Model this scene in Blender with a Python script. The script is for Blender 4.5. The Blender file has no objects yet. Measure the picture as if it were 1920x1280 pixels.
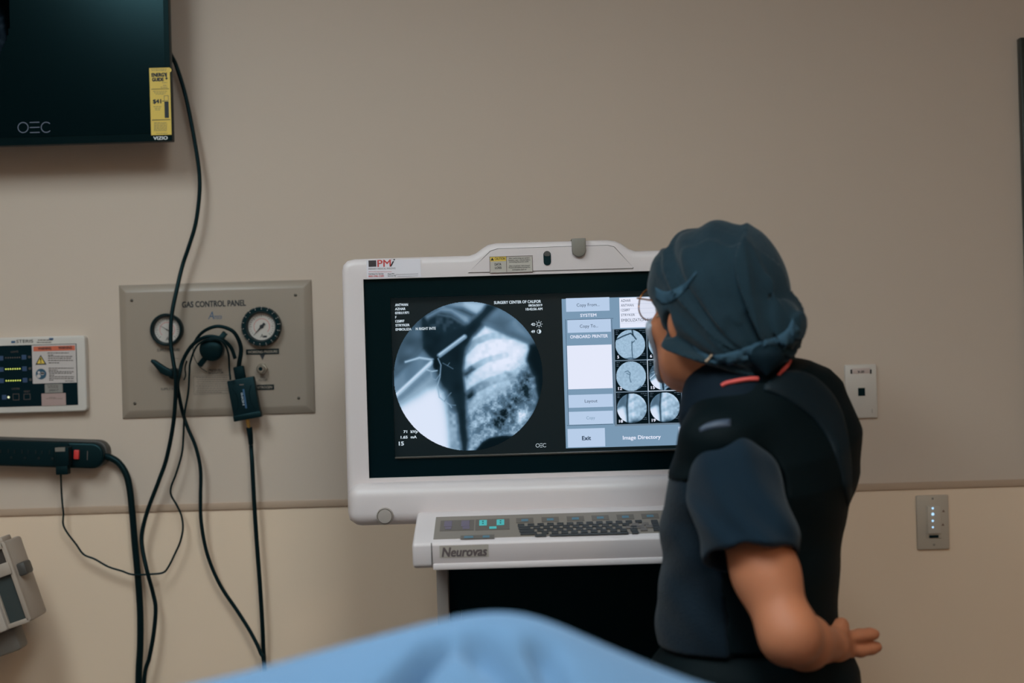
import bpy, bmesh, math, random
import numpy as np
from mathutils import Vector, Matrix

random.seed(7)
RNG = np.random.default_rng(11)
SC = bpy.context.scene
COL = SC.collection

# ------------------------------------------------------------------ camera
FPX = 2667.0                      # focal length in pixels of the 1920 px wide frame (50 mm on 36 mm)
ROLL = math.atan(0.0295)          # the photograph is rolled slightly
CZ = 1.58
CR, SR_ = math.cos(ROLL), math.sin(ROLL)
cam_d = bpy.data.cameras.new('camera')
cam_d.sensor_width = 36.0
cam_d.lens = FPX * 36.0 / 1920.0
cam_d.clip_start = 0.02
cam_d.dof.use_dof = True
cam_d.dof.focus_distance = 2.60
cam_d.dof.aperture_fstop = 2.2
cam = bpy.data.objects.new('camera', cam_d)
COL.objects.link(cam)
cam.matrix_world = Matrix(((CR, SR_, 0, 0), (0, 0, -1, 0), (-SR_, CR, 0, CZ), (0, 0, 0, 1)))
SC.camera = cam

# ------------------------------------------------------------------ world, exposure
w = bpy.data.worlds.new('world')
SC.world = w
w.use_nodes = True
w.node_tree.nodes['Background'].inputs[0].default_value = (0.55, 0.5, 0.45, 1)
w.node_tree.nodes['Background'].inputs[1].default_value = 0.15
SC.view_settings.view_transform = 'Standard'
SC.view_settings.look = 'None'
SC.view_settings.gamma = 1.0
SC.view_settings.use_curve_mapping = False
SC.view_settings.exposure = 0.0
CEILING_GLOW = 13.4                # strength of the ceiling troffers

# ------------------------------------------------------------------ helpers
def lin(c):
    return tuple(((v / 255.0) / 12.92 if v / 255.0 <= 0.04045 else ((v / 255.0 + 0.055) / 1.055) ** 2.4) for v in c)

MATS = {}
TEALT = (0.42, 0.90, 1.0)        # cool cast of dark, slightly glossy surfaces
def mat(name, rgb, rough=0.5, spec=0.5, metal=0.0, emit=None, estr=1.0, bump=None, vary=0.0, vscale=6.0, alpha=1.0, trans=0.0, sheen=0.0, coat=0.0, tint=None, bdist=0.002):
    """procedural principled material; rgb is the surface colour in sRGB 0-255"""
    m = bpy.data.materials.new(name)
    m.use_nodes = True
    nt = m.node_tree
    b = nt.nodes['Principled BSDF']
    c = lin(rgb)
    b.inputs['Base Color'].default_value = (*c, 1)
    b.inputs['Roughness'].default_value = rough
    b.inputs['Specular IOR Level'].default_value = spec
    b.inputs['Metallic'].default_value = metal
    b.inputs['Alpha'].default_value = alpha
    b.inputs['Transmission Weight'].default_value = trans
    b.inputs['Sheen Weight'].default_value = sheen
    b.inputs['Coat Weight'].default_value = coat
    if tint is not None:
        b.inputs['Specular Tint'].default_value = (*tint, 1)
    if emit is not None:
        b.inputs['Emission Color'].default_value = (*lin(emit), 1)
        b.inputs['Emission Strength'].default_value = estr
    tc = nt.nodes.new('ShaderNodeTexCoord')
    if vary > 0:
        n = nt.nodes.new('ShaderNodeTexNoise')
        n.inputs['Scale'].default_value = vscale
        n.inputs['Detail'].default_value = 4
        r = nt.nodes.new('ShaderNodeMapRange')
        r.inputs['To Min'].default_value = 1 - vary
        r.inputs['To Max'].default_value = 1 + vary
        mx = nt.nodes.new('ShaderNodeVectorMath')
        mx.operation = 'SCALE'
        mx.inputs[0].default_value = c
        nt.links.new(tc.outputs['Object'], n.inputs['Vector'])
        nt.links.new(n.outputs['Fac'], r.inputs['Value'])
        nt.links.new(r.outputs['Result'], mx.inputs['Scale'])
        nt.links.new(mx.outputs['Vector'], b.inputs['Base Color'])
    if bump is not None:
        kind, scale, strength = bump
        if kind == 'noise':
            n = nt.nodes.new('ShaderNodeTexNoise')
            n.inputs['Scale'].default_value = scale
            n.inputs['Detail'].default_value = 3
            out = n.outputs['Fac']
        else:
            n = nt.nodes.new('ShaderNodeTexVoronoi')
            n.inputs['Scale'].default_value = scale
            out = n.outputs['Distance']
        bp = nt.nodes.new('ShaderNodeBump')
        bp.inputs['Strength'].default_value = strength
        bp.inputs['Distance'].default_value = bdist
        nt.links.new(tc.outputs['Object'], n.inputs['Vector'])
        nt.links.new(out, bp.inputs['Height'])
        nt.links.new(bp.outputs['Normal'], b.inputs['Normal'])
    MATS[name] = m
    return m

def emat(name, rgb, k=1.0):
    """lit screen pixels: plain emission of one display colour"""
    m = bpy.data.materials.new(name)
    m.use_nodes = True
    nt = m.node_tree
    nt.nodes.clear()
    e = nt.nodes.new('ShaderNodeEmission')
    e.inputs[0].default_value = (*lin(rgb), 1)
    e.inputs[1].default_value = k
    o = nt.nodes.new('ShaderNodeOutputMaterial')
    nt.links.new(e.outputs[0], o.inputs[0])
    MATS[name] = m
    return m

def P(px, py, Y):
    """point at distance Y from the camera seen at photo pixel (px, py)"""
    u = (px - 960.0) / FPX
    v = (640.0 - py) / FPX
    return Vector(((u * CR + v * SR_) * Y, Y, CZ + (-u * SR_ + v * CR) * Y))

def ray(px, py):
    return P(px, py, 1.0) - Vector((0, 0, CZ))

ORIG = {}
def _link(o, parent, origin):
    COL.objects.link(o)
    ORIG[o.name] = Vector(origin)
    if parent is not None:
        o.parent = parent
        o.location = Vector(origin) - ORIG[parent.name]
    else:
        o.location = Vector(origin)
    return o

def thing(name, loc, label, cat, group=None):
    o = bpy.data.objects.new(name, None)
    o.empty_display_size = 0.05
    _link(o, None, loc)
    o['label'] = label
    o['category'] = cat
    if group:
        o['group'] = group
    return o

def tag(o, label, cat, group=None):
    o['label'] = label
    o['category'] = cat
    if group:
        o['group'] = group
    return o

def mesh_obj(name, vf, m, parent=None, smooth=None, label=None):
    """one mesh object from world-space (verts, faces); smooth is an angle in degrees or None"""
    V = np.asarray(vf[0], dtype=float)
    F = vf[1]
    lo, hi = V.min(0), V.max(0)
    org = Vector(((lo[0] + hi[0]) / 2, (lo[1] + hi[1]) / 2, lo[2]))
    me = bpy.data.meshes.new(name)
    me.from_pydata((V - np.array(org)).tolist(), [], F if isinstance(F, list) else F.tolist())
    me.materials.append(m)
    if smooth is not None:
        me.polygons.foreach_set('use_smooth', [True] * len(me.polygons))
        if smooth < 180:
            me.set_sharp_from_angle(angle=math.radians(smooth))
    me.update()
    o = bpy.data.objects.new(name, me)
    _link(o, parent, org)
    if label:
        o['label'] = label
    return o

def copy_part(src, parent, origin):
    o = src.copy()
    return _link(o, parent, origin)

def struct(name, vf, m, label=None, smooth=None, parent=None):
    o = mesh_obj(name, vf, m, parent, smooth)
    if parent is None:
        o['kind'] = 'structure'
        if label:
            o['label'] = label
            o['category'] = 'trim' if 'trim' in name else name.split('_')[0]
    return o

def join(*gs):
    V, F, n = [], [], 0
    for v, f in gs:
        v = np.asarray(v, dtype=float)
        V.append(v)
        F += [[i + n for i in q] for q in (f if isinstance(f, list) else f.tolist())]
        n += len(v)
    return np.vstack(V), F

def from_bm(bm):
    bm.verts.ensure_lookup_table()
    V = np.array([v.co[:] for v in bm.verts])
    F = [[v.index for v in f.verts] for f in bm.faces]
    bm.free()
    return V, F

def rotY(vf, ang, c):
    """turn geometry in the wall plane (about the y axis through c); positive = counter-clockwise in the picture"""
    V = np.array(vf[0], dtype=float)
    a, b = math.cos(ang), math.sin(ang)
    x, z = V[:, 0] - c[0], V[:, 2] - c[2]
    V[:, 0] = c[0] + x * a - z * b
    V[:, 2] = c[2] + x * b + z * a
    return V, vf[1]

def box(c, s, bev=0.0, seg=2):
    bm = bmesh.new()
    bmesh.ops.create_cube(bm, size=1.0)
    for v in bm.verts:
        v.co = Vector((c[0] + v.co.x * s[0], c[1] + v.co.y * s[1], c[2] + v.co.z * s[2]))
    if bev > 0:
        bmesh.ops.bevel(bm, geom=bm.edges[:], offset=bev, segments=seg, profile=0.5, affect='EDGES')
    bm.verts.index_update()
    return from_bm(bm)

def bounds(x0, x1, y0, y1, z0, z1, bev=0.0, seg=2):
    return box(((x0 + x1) / 2, (y0 + y1) / 2, (z0 + z1) / 2), (x1 - x0, y1 - y0, z1 - z0), bev, seg)

def quad(x0, x1, z0, z1, y):
    return np.array([(x0, y, z0), (x1, y, z0), (x1, y, z1), (x0, y, z1)]), [[0, 1, 2, 3]]

def prism(pts, y0, y1, bev=0.0, seg=3):
    """outline (x, z) given counter-clockwise, pulled from y0 (front) back to y1; bevel on the front rim"""
    bm = bmesh.new()
    vs = [bm.verts.new((x, y0, z)) for x, z in pts]
    f = bm.faces.new(vs)
    r = bmesh.ops.extrude_face_region(bm, geom=[f])
    for e in r['geom']:
        if isinstance(e, bmesh.types.BMVert):
            e.co.y = y1
    bm.normal_update()
    if bev > 0:
        es = [e for e in bm.edges if all(abs(v.co.y - y0) < 1e-6 for v in e.verts)]
        bmesh.ops.bevel(bm, geom=es, offset=bev, segments=seg, profile=0.5, affect='EDGES')
    bmesh.ops.recalc_face_normals(bm, faces=bm.faces[:])
    bm.verts.index_update()
    return from_bm(bm)

def rrect(x0, x1, z0, z1, r, n=6):
    o = []
    for cx, cz, a0 in ((x1 - r, z0 + r, -90), (x1 - r, z1 - r, 0), (x0 + r, z1 - r, 90), (x0 + r, z0 + r, 180)):
        for i in range(n + 1):
            a = math.radians(a0 + 90 * i / n)
            o.append((cx + r * math.cos(a), cz + r * math.sin(a)))
    return o

def lathe(c, prof, n=40):
    """profile [(radius, y offset from c)] turned about the y axis through c"""
    V, F = [], []
    for r, dy in prof:
        for i in range(n):
            a = 2 * math.pi * i / n
            V.append((c[0] + r * math.cos(a), c[1] + dy, c[2] + r * math.sin(a)))
    for k in range(len(prof) - 1):
        for i in range(n):
            j = (i + 1) % n
            F.append([k * n + i, k * n + j, (k + 1) * n + j, (k + 1) * n + i])
    F.append([i for i in range(n)][::-1])
    m = (len(prof) - 1) * n
    F.append([m + i for i in range(n)])
    return np.array(V), F

def disc(c, r, n=32):
    V = [(c[0] + r * math.cos(2 * math.pi * i / n), c[1], c[2] + r * math.sin(2 * math.pi * i / n)) for i in range(n)]
    return np.array(V), [list(range(n))]

def ring(c, r0, r1, a0=0.0, a1=360.0, n=40):
    V, F = [], []
    for i in range(n + 1):
        a = math.radians(a0 + (a1 - a0) * i / n)
        for r in (r0, r1):
            V.append((c[0] + r * math.cos(a), c[1], c[2] + r * math.sin(a)))
    for i in range(n):
        F.append([2 * i, 2 * i + 1, 2 * i + 3, 2 * i + 2])
    return np.array(V), F

def spline(pts, sub=8):
    p = [np.array(q, dtype=float) for q in pts]
    p = [2 * p[0] - p[1]] + p + [2 * p[-1] - p[-2]]
    out = []
    for i in range(1, len(p) - 2):
        a, b, c, d = p[i - 1], p[i], p[i + 1], p[i + 2]
        for k in range(sub):
            t = k / sub
            out.append(0.5 * (2 * b + (c - a) * t + (2 * a - 5 * b + 4 * c - d) * t * t + (3 * b - a - 3 * c + d) * t ** 3))
    out.append(p[-2])
    return out

def tube(pts, r, n=10, sub=8, taper=None):
    q = spline(pts, sub) if sub > 1 else [np.array(a, dtype=float) for a in pts]
    V, F = [], []
    N = len(q)
    ref = None
    for i in range(N):
        t = q[min(i + 1, N - 1)] - q[max(i - 1, 0)]
        t = t / (np.linalg.norm(t) + 1e-12)
        if ref is None:
            ref = np.array((0.0, 1.0, 0.0)) if abs(t[1]) < 0.9 else np.array((1.0, 0.0, 0.0))
        s = np.cross(t, ref)
        s /= np.linalg.norm(s) + 1e-12
        ref = np.cross(s, t)
        rr = r if taper is None else r * (taper[0] + (taper[1] - taper[0]) * i / (N - 1))
        for k in range(n):
            a = 2 * math.pi * k / n
            V.append(q[i] + rr * (math.cos(a) * s + math.sin(a) * ref))
    for i in range(N - 1):
        for k in range(n):
            j = (k + 1) % n
            F.append([i * n + k, (i + 1) * n + k, (i + 1) * n + j, i * n + j])
    F.append(list(range(n)))
    F.append([(N - 1) * n + k for k in range(n)][::-1])
    return np.array(V), F

TXT = {}
def glyphs(s, bold, shear):
    key = (s, bold, shear)
    if key not in TXT:
        cu = bpy.data.curves.new('lettering', 'FONT')
        cu.body = s
        cu.size = 1.0
        cu.resolution_u = 3
        cu.shear = shear
        ob = bpy.data.objects.new('lettering', cu)
        me = bpy.data.meshes.new_from_object(ob)
        V = np.array([v.co[:] for v in me.vertices]) if len(me.vertices) else np.zeros((0, 3))
        F = [list(p.vertices) for p in me.polygons]
        bpy.data.meshes.remove(me)
        bpy.data.objects.remove(ob)
        bpy.data.curves.remove(cu)
        if bold > 0.004:
            g = [(V + np.array((dx * bold, dz * bold * 0.7, 0.00003 * i)), F) for i, (dx, dz) in enumerate(((-1, -1), (1, -1), (1, 1), (-1, 1), (0, 0)))]
            V, F = join(*g)
        TXT[key] = (V, F)
    return TXT[key]

def text_geo(s, px, Y, bold=0.02, shear=0.0):
    """flat lettering facing the camera that fills the pixel box px = (x0, y0, x1, y1) on the plane Y"""
    V, F = glyphs(s, bold, shear)
    x0, y0, x1, y1 = px
    c = P((x0 + x1) / 2, (y0 + y1) / 2, Y)
    k = Y / FPX
    lo, hi = V.min(0), V.max(0)
    sx = (x1 - x0) * k / max(hi[0] - lo[0], 1e-6)
    sz = (y1 - y0) * k / max(hi[1] - lo[1], 1e-6)
    W = np.zeros_like(V)
    W[:, 0] = c.x + (V[:, 0] - (lo[0] + hi[0]) / 2) * sx
    W[:, 1] = Y - V[:, 2]
    W[:, 2] = c.z + (V[:, 1] - (lo[1] + hi[1]) / 2) * sz
    return W, F

def text(name, s, px, Y, m, parent, bold=0.02, shear=0.0):
    return mesh_obj(name, text_geo(s, px, Y, bold, shear), m, parent)

def prect(x0, y0, x1, y1, Y):
    """axis-aligned world rectangle whose centre and size match a pixel box; returns x0,x1,z0,z1"""
    c = P((x0 + x1) / 2, (y0 + y1) / 2, Y)
    hw, hh = (x1 - x0) / 2 * Y / FPX, (y1 - y0) / 2 * Y / FPX
    return c.x - hw, c.x + hw, c.z - hh, c.z + hh

def pquad(name, px, Y, m, parent, label=None):
    a = prect(*px, Y)
    return mesh_obj(name, quad(*a, Y), m, parent, label=label)

def plate(name, px, Y, th, m, parent, bev=0.0, label=None):
    """thin raised plate: front face at Y, th deep"""
    a = prect(*px, Y)
    return mesh_obj(name, bounds(a[0], a[1], Y, Y + th, a[2], a[3], bev), m, parent, 40 if bev else None, label)

def lines_geo(rows, Y, h=0.9):
    """rows of small print too fine to read: (x0, y, x1) pixel strokes broken into word-length dashes"""
    g = []
    for x0, y, x1 in rows:
        x = x0
        while x < x1:
            wd = min(random.uniform(2.2, 6.0), x1 - x)
            g.append(quad(*prect(x, y - h / 2, x + wd, y + h / 2, Y), Y))
            x += wd + 0.9
    return join(*g)

def small_print(rows, Y, m, parent, h=0.9):
    o = mesh_obj('fine_print', lines_geo(rows, Y, h), m, parent)
    o['kind'] = 'stuff'
    return o

def outline_geo(px, t, Y):
    x0, y0, x1, y1 = px
    return join(quad(*prect(x0, y0, x1, y0 + t, Y), Y), quad(*prect(x0, y1 - t, x1, y1, Y), Y),
                quad(*prect(x0, y0 + t, x0 + t, y1 - t, Y), Y), quad(*prect(x1 - t, y0 + t, x1, y1 - t, Y), Y))

# ------------------------------------------------------------------ materials
WALLC = mat('wall_paint', (205, 187, 171), 0.62, 0.3, bump=('noise', 420, 0.12), vary=0.02, vscale=2.0)
WALLP = mat('wall_panel_paint', (237, 211, 185), 0.5, 0.35, bump=('noise', 420, 0.1), vary=0.03, vscale=1.5)
TRIMC = mat('trim_paint', (184, 158, 136), 0.5)
FLOORC = mat('vinyl_floor', (120, 112, 104), 0.45, vary=0.08, vscale=14)
CEILC = mat('ceiling_tile', (205, 198, 190), 0.8, vary=0.03, vscale=40)
LAMP = mat('troffer_diffuser', (240, 240, 240), 0.5, emit=(234, 250, 255), estr=CEILING_GLOW)
FRAMEW = mat('white_enamel', (215, 212, 206), 0.4)
BLACKP = mat('black_plastic', (3, 20, 24), 0.42, 0.3, tint=TEALT)
BLACKM = mat('black_matte_plastic', (3, 19, 23), 0.6, 0.2, tint=TEALT)
CABLE = mat('black_cable_rubber', (4, 18, 21), 0.45, 0.25, tint=TEALT)
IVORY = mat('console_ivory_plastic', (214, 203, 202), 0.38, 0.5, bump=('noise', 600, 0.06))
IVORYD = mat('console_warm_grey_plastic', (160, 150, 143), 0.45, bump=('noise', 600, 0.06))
GREYP = mat('grey_plastic', (118, 112, 104), 0.5)
STEEL = mat('brushed_steel', (190, 184, 172), 0.32, metal=0.9)
GASP = mat('gas_panel_paint', (156, 142, 128), 0.36, 0.5, bump=('noise', 500, 0.05))
WHITEP = mat('white_plastic', (208, 200, 192), 0.4)
DIALW = mat('dial_white', (196, 188, 180), 0.4, coat=0.3)
INK = mat('black_ink', (22, 30, 36), 0.6)
INKG = mat('grey_ink', (92, 84, 80), 0.6)
INKB = mat('blue_ink', (52, 88, 122), 0.6)
INKR = mat('red_ink', (196, 62, 58), 0.6)
PAPER = mat('sticker_white', (222, 216, 222), 0.5)
YELLOW = mat('sticker_yellow', (224, 190, 78), 0.5)
ORANGE = mat('sticker_orange', (206, 104, 76), 0.5)

# ------------------------------------------------------------------ the room
WY = 3.0                          # back wall plane
RX0, RX1, RY0, RZ1 = -2.7, 2.5, -1.8, 2.85
rail = P(960, 931, WY).z
struct('wall_back', bounds(RX0, RX1, WY, WY + 0.1, rail, RZ1), WALLC, 'smooth tan painted wall behind the screens')
struct('wall_back_lower', bounds(RX0, RX1, WY, WY + 0.1, 0, rail), WALLP, 'warm beige lower half of the back wall')
struct('wall_left', bounds(RX0 - 0.1, RX0, RY0, WY, 0, RZ1), WALLC)
struct('wall_right', bounds(RX1, RX1 + 0.1, RY0, WY, 0, RZ1), WALLC)
struct('wall_front', bounds(RX0, RX1, RY0 - 0.1, RY0, 0, RZ1), WALLC)
struct('floor', bounds(RX0, RX1, RY0, WY, -0.06, 0), FLOORC)
struct('ceiling', bounds(RX0, RX1, RY0, WY, RZ1, RZ1 + 0.06), CEILC)
struct('trim_1', bounds(RX0, RX1, WY - 0.004, WY, rail - 0.009, rail + 0.006, 0.0015), TRIMC, 'narrow beige chair rail strip along the wall', 40)
struct('baseboard_back', bounds(RX0, RX1, WY - 0.012, WY, 0, 0.1, 0.003), TRIMC)

FILLW = mat('warm_fill_diffuser', (240, 240, 240), 0.5, emit=(255, 234, 204), estr=CEILING_GLOW * 0.82)
def troffer(x, y, w_, d_, label, lamp=None):
    t = thing('ceiling_light', (x, y, RZ1 - 0.03), label, 'light', 'recessed ceiling troffers')
    f = join(bounds(x - w_ / 2, x - w_ / 2 + 0.03, y - d_ / 2, y + d_ / 2, RZ1 - 0.03, RZ1),
             bounds(x + w_ / 2 - 0.03, x + w_ / 2, y - d_ / 2, y + d_ / 2, RZ1 - 0.03, RZ1),
             bounds(x - w_ / 2 + 0.03, x + w_ / 2 - 0.03, y - d_ / 2, y - d_ / 2 + 0.03, RZ1 - 0.03, RZ1),
             bounds(x - w_ / 2 + 0.03, x + w_ / 2 - 0.03, y + d_ / 2 - 0.03, y + d_ / 2, RZ1 - 0.03, RZ1))
    mesh_obj('frame', f, FRAMEW, t)
    mesh_obj('diffuser', bounds(x - w_ / 2 + 0.03, x + w_ / 2 - 0.03, y - d_ / 2 + 0.03, y + d_ / 2 - 0.03, RZ1 - 0.014, RZ1 - 0.006), lamp or LAMP, t)
troffer(-1.05, 1.30, 0.6, 1.2, 'lit ceiling light panel overhead on the television side')
troffer(0.10, 0.75, 0.6, 1.2, 'lit ceiling light panel overhead above the blue drape')
troffer(1.15, -0.90, 0.6, 1.2, 'added warm fill panel overhead behind the camera on the right', FILLW)  # unseen extra panel, added to warm and lift the right wall
# ------------------------------------------------------------------ logo of the imaging maker: ring, three bars, open ring
def oec_geo(px, Y, t=0.13):
    x0, y0, x1, y1 = px
    k = Y / FPX
    h = (y1 - y0) / 2 * k
    cy = (y0 + y1) / 2
    g = []
    cO = P(x0 + (y1 - y0) / 2, cy + 0.2, Y)
    cC = P(x1 - (y1 - y0) / 2, cy - 0.2, Y)
    g.append(ring(cO, h * (1 - 2 * t), h, 0, 360, 32))
    g.append(ring(cC, h * (1 - 2 * t), h, 42, 318, 28))
    cE = P((x0 + x1) / 2, cy, Y)
    bw = ((x1 - x0) - 2 * (y1 - y0)) * k * 0.40
    for d in (-1, 0, 1):
        z = cE.z + d * h * (1 - t)
        g.append(quad(cE.x - bw, cE.x + bw, z - h * t, z + h * t, Y))
    return join(*g)

# ------------------------------------------------------------------ television on the wall
TVY = 2.88
TVF = mat('tv_black_frame', (2, 16, 19), 0.4, 0.2, tint=TEALT)
TVS = mat('tv_screen_glass', (2, 15, 18), 0.2, 0.16, tint=TEALT)
TVG = mat('tv_dim_print', (222, 226, 228), 0.5)
c = P(323, 264, TVY)
TX1, TZ0 = c.x, c.z
TX0, TZ1 = TX1 - 1.11, TZ0 + 0.64
tv = thing('television', (TX1 - 0.555, TVY, TZ0), 'large black flat television on the wall with a yellow energy sticker', 'television')
mesh_obj('cabinet', bounds(TX0 + 0.01, TX1 - 0.01, TVY + 0.02, TVY + 0.055, TZ0 + 0.01, TZ1 - 0.01, 0.006), BLACKM, tv, 40)
mesh_obj('bezel', bounds(TX0, TX1, TVY, TVY + 0.022, TZ0, TZ1, 0.002), TVF, tv, 40)
scr = mesh_obj('screen', bounds(TX0 + 0.012, TX1 - 0.010, TVY - 0.0012, TVY + 0.001, TZ0 + 0.016, TZ1 - 0.012), TVS, tv)
mesh_obj('wall_bracket', join(bounds(TX1 - 0.75, TX1 - 0.36, TVY + 0.055, WY, TZ0 + 0.22, TZ0 + 0.42, 0.004)), BLACKM, tv)
YS = TVY - 0.0018
mesh_obj('screen_logo', oec_geo((33, 228.5, 97, 249), YS, 0.075), emat('tv_logo_glow', (84, 92, 104)), scr)
st = plate('energy_label', (281.5, 127, 320, 253), YS, 0.0008, YELLOW, tv, label='yellow energy rating sticker with black print')
a = prect(313, 128, 321, 136, YS)
mesh_obj('peeling_tab', disc(P(317.5, 131.5, YS - 0.0006), 0.0045, 20), YELLOW, st)
YT = YS - 0.0004
text('lettering', 'ENERGY', (284, 136.5, 313, 144), YT, INK, st, 0.06)
text('lettering', 'GUIDE', (285, 145.5, 307, 152.5), YT, INK, st, 0.06)
ar = P(312, 144, YT)
k = YT / FPX
mesh_obj('arrow', (np.array([(ar.x - 0.9 * k, YT, ar.z + 8 * k), (ar.x - 0.9 * k, YT, ar.z - 2 * k), (ar.x - 3 * k, YT, ar.z - 2 * k), (ar.x, YT, ar.z - 6 * k), (ar.x + 3 * k, YT, ar.z - 2 * k), (ar.x + 0.9 * k, YT, ar.z - 2 * k), (ar.x + 0.9 * k, YT, ar.z + 8 * k)]), [list(range(7))]), INK, st)
small_print([(283, 129.6, 312), (284, 132.2, 311), (304, 155, 313), (306, 160, 313), (301, 163.5, 314), (287, 171, 313), (289, 174, 311), (292, 176.5, 309), (288, 200, 303), (290, 203, 302), (291, 206, 300)] + [(289 - i * 0.1, 230 + 2.5 * i, 313) for i in range(7)] + [(293, 250, 314)], YT, INKG, st, 0.8)
pquad('rule', (283.5, 166.3, 316.5, 167.3), YT, INK, st)
pquad('rule', (285, 224, 319, 225.2), YT, INK, st)
text('lettering', '$41', (286.5, 186, 302.5, 195), YT, INK, st, 0.05)
mesh_obj('price_bar', join(quad(*prect(308.5, 190, 316.5, 221, YT), YT), quad(*prect(303.5, 189, 308, 190.2, YT), YT)), INK, st)
mesh_obj('price_box', outline_geo((307.5, 179, 316, 189), 0.8, YT), INKG, st)
text('brand_lettering', 'VIZIO', (287.5, 255.5, 314.5, 262), YS, TVG, tv, 0.03)

# ------------------------------------------------------------------ gas control panel
gc = P(405.5, 785, WY)
gas = thing('gas_control_panel', gc, 'tan metal gas control panel with two round pressure gauges', 'control panel')
gx0, gx1, gz0, gz1 = prect(224.5, 529, 586.5, 779.5, WY - 0.01)
GY = WY - 0.012
# plate with a wide chamfer rising from the wall
ch = 0.016
def frustum(x0, x1, z0, z1, yb, yf, c_, m):
    V = [(x0, yb, z0), (x1, yb, z0), (x1, yb, z1), (x0, yb, z1),
         (x0, yb - 0.004, z0), (x1, yb - 0.004, z0), (x1, yb - 0.004, z1), (x0, yb - 0.004, z1),
         (x0 + c_, yf, z0 + c_), (x1 - c_, yf, z0 + c_), (x1 - c_, yf, z1 - c_), (x0 + c_, yf, z1 - c_)]
    F = [[0, 1, 5, 4], [1, 2, 6, 5], [2, 3, 7, 6], [3, 0, 4, 7], [4, 5, 9, 8], [5, 6, 10, 9], [6, 7, 11, 10], [7, 4, 8, 11], [8, 9, 10, 11], [3, 2, 1, 0]]
    bm = bmesh.new()
    vs = [bm.verts.new(v) for v in V]
    for f in F:
        bm.faces.new([vs[i] for i in f])
    es = [e for e in bm.edges if all(v.co.y < yb - 0.001 for v in e.verts)]
    bmesh.ops.bevel(bm, geom=es, offset=0.0022, segments=2, profile=0.5, affect='EDGES')
    bmesh.ops.recalc_face_normals(bm, faces=bm.faces[:])
    bm.verts.index_update()
    return from_bm(bm)
mesh_obj('plate', frustum(gx0, gx1, gz0, gz1, WY, GY, ch, GASP), GASP, gas, 25)
sg = None
for px, py in ((247, 563), (554, 553), (253, 756), (560, 746)):
    q = P(px, py, GY)
    g_ = lathe(q, [(0.0032, 0.0), (0.0032, -0.0012), (0.0022, -0.0022), (0.0008, -0.0026)], 14)
    if sg is None:
        sg = mesh_obj('screw', g_, mat('screw_dark_metal', (92, 86, 78), 0.4, metal=0.5), gas, 40)
    else:
        copy_part(sg, gas, Vector((q.x, ORIG[sg.name].y, q.z - 0.0032)))
YG = GY - 0.0006
text('lettering', 'GAS CONTROL PANEL', (341, 563.5, 461, 575), YG, INK, gas, 0.03)
text('logo_initial', 'A', (390, 584, 401, 598), YG, INKB, gas, -0.01, 0.25)
text('logo_lettering', 'msco', (401.5, 591.5, 416, 598), YG, INKB, gas, -0.01, 0.1)
text('lettering', 'SUPPLY PRESSURE', (294.5, 653, 337, 658.5), YG, INK, gas, 0.0)
text('lettering', 'SUPPLY VALVE', (302, 726.5, 337, 731), YG, INK, gas, 0.0)
text('lettering', 'PRESSURE', (391, 691.5, 416, 695.5), YG, INK, gas, 0.01)
text('lettering', 'REGULATOR', (391, 696.5, 419, 700.5), YG, INK, gas, 0.01)
small_print([(368, 707.5, 428), (370, 711.5, 430), (369, 715.5, 428), (370, 719.5, 431), (368, 723.5, 426), (370, 727.5, 430), (369, 731.5, 428), (368, 735, 416), (324, 672, 336), (380, 692, 385)], YG, INKG, gas, 0.9)
mesh_obj('print_border', outline_geo((363, 704, 434, 738), 0.5, YG), INKG, gas)
def nameplate(px, s, tpx):
    p_ = plate('name_plate', px, GY - 0.0016, 0.0016, BLACKM, gas, label='black strip with engraved lettering')
    text('lettering', s, tpx, GY - 0.0020, GASP, p_, 0.02)
nameplate((461.5, 654, 523, 664), 'WORKING PRESSURE', (464, 656.8, 520.5, 661.8))
nameplate((478, 721, 513.5, 730.5), 'NITROGEN', (481, 723.4, 510.5, 728.4))
q = P(492, 669.5, YG)
k = YG / FPX
mesh_obj('arrow', (np.array([(q.x - 5 * k, YG, q.z + 5 * k), (q.x, YG, q.z - 5.5 * k), (q.x + 5 * k, YG, q.z + 5 * k)]), [[0, 1, 2]]), INK, gas)
text('lettering', 'GAS', (488, 705.5, 497, 709), YG, INK, gas, 0.0)
text('lettering', 'OUTLET', (485, 710.5, 502, 714.5), YG, INK, gas, 0.0)

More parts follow.
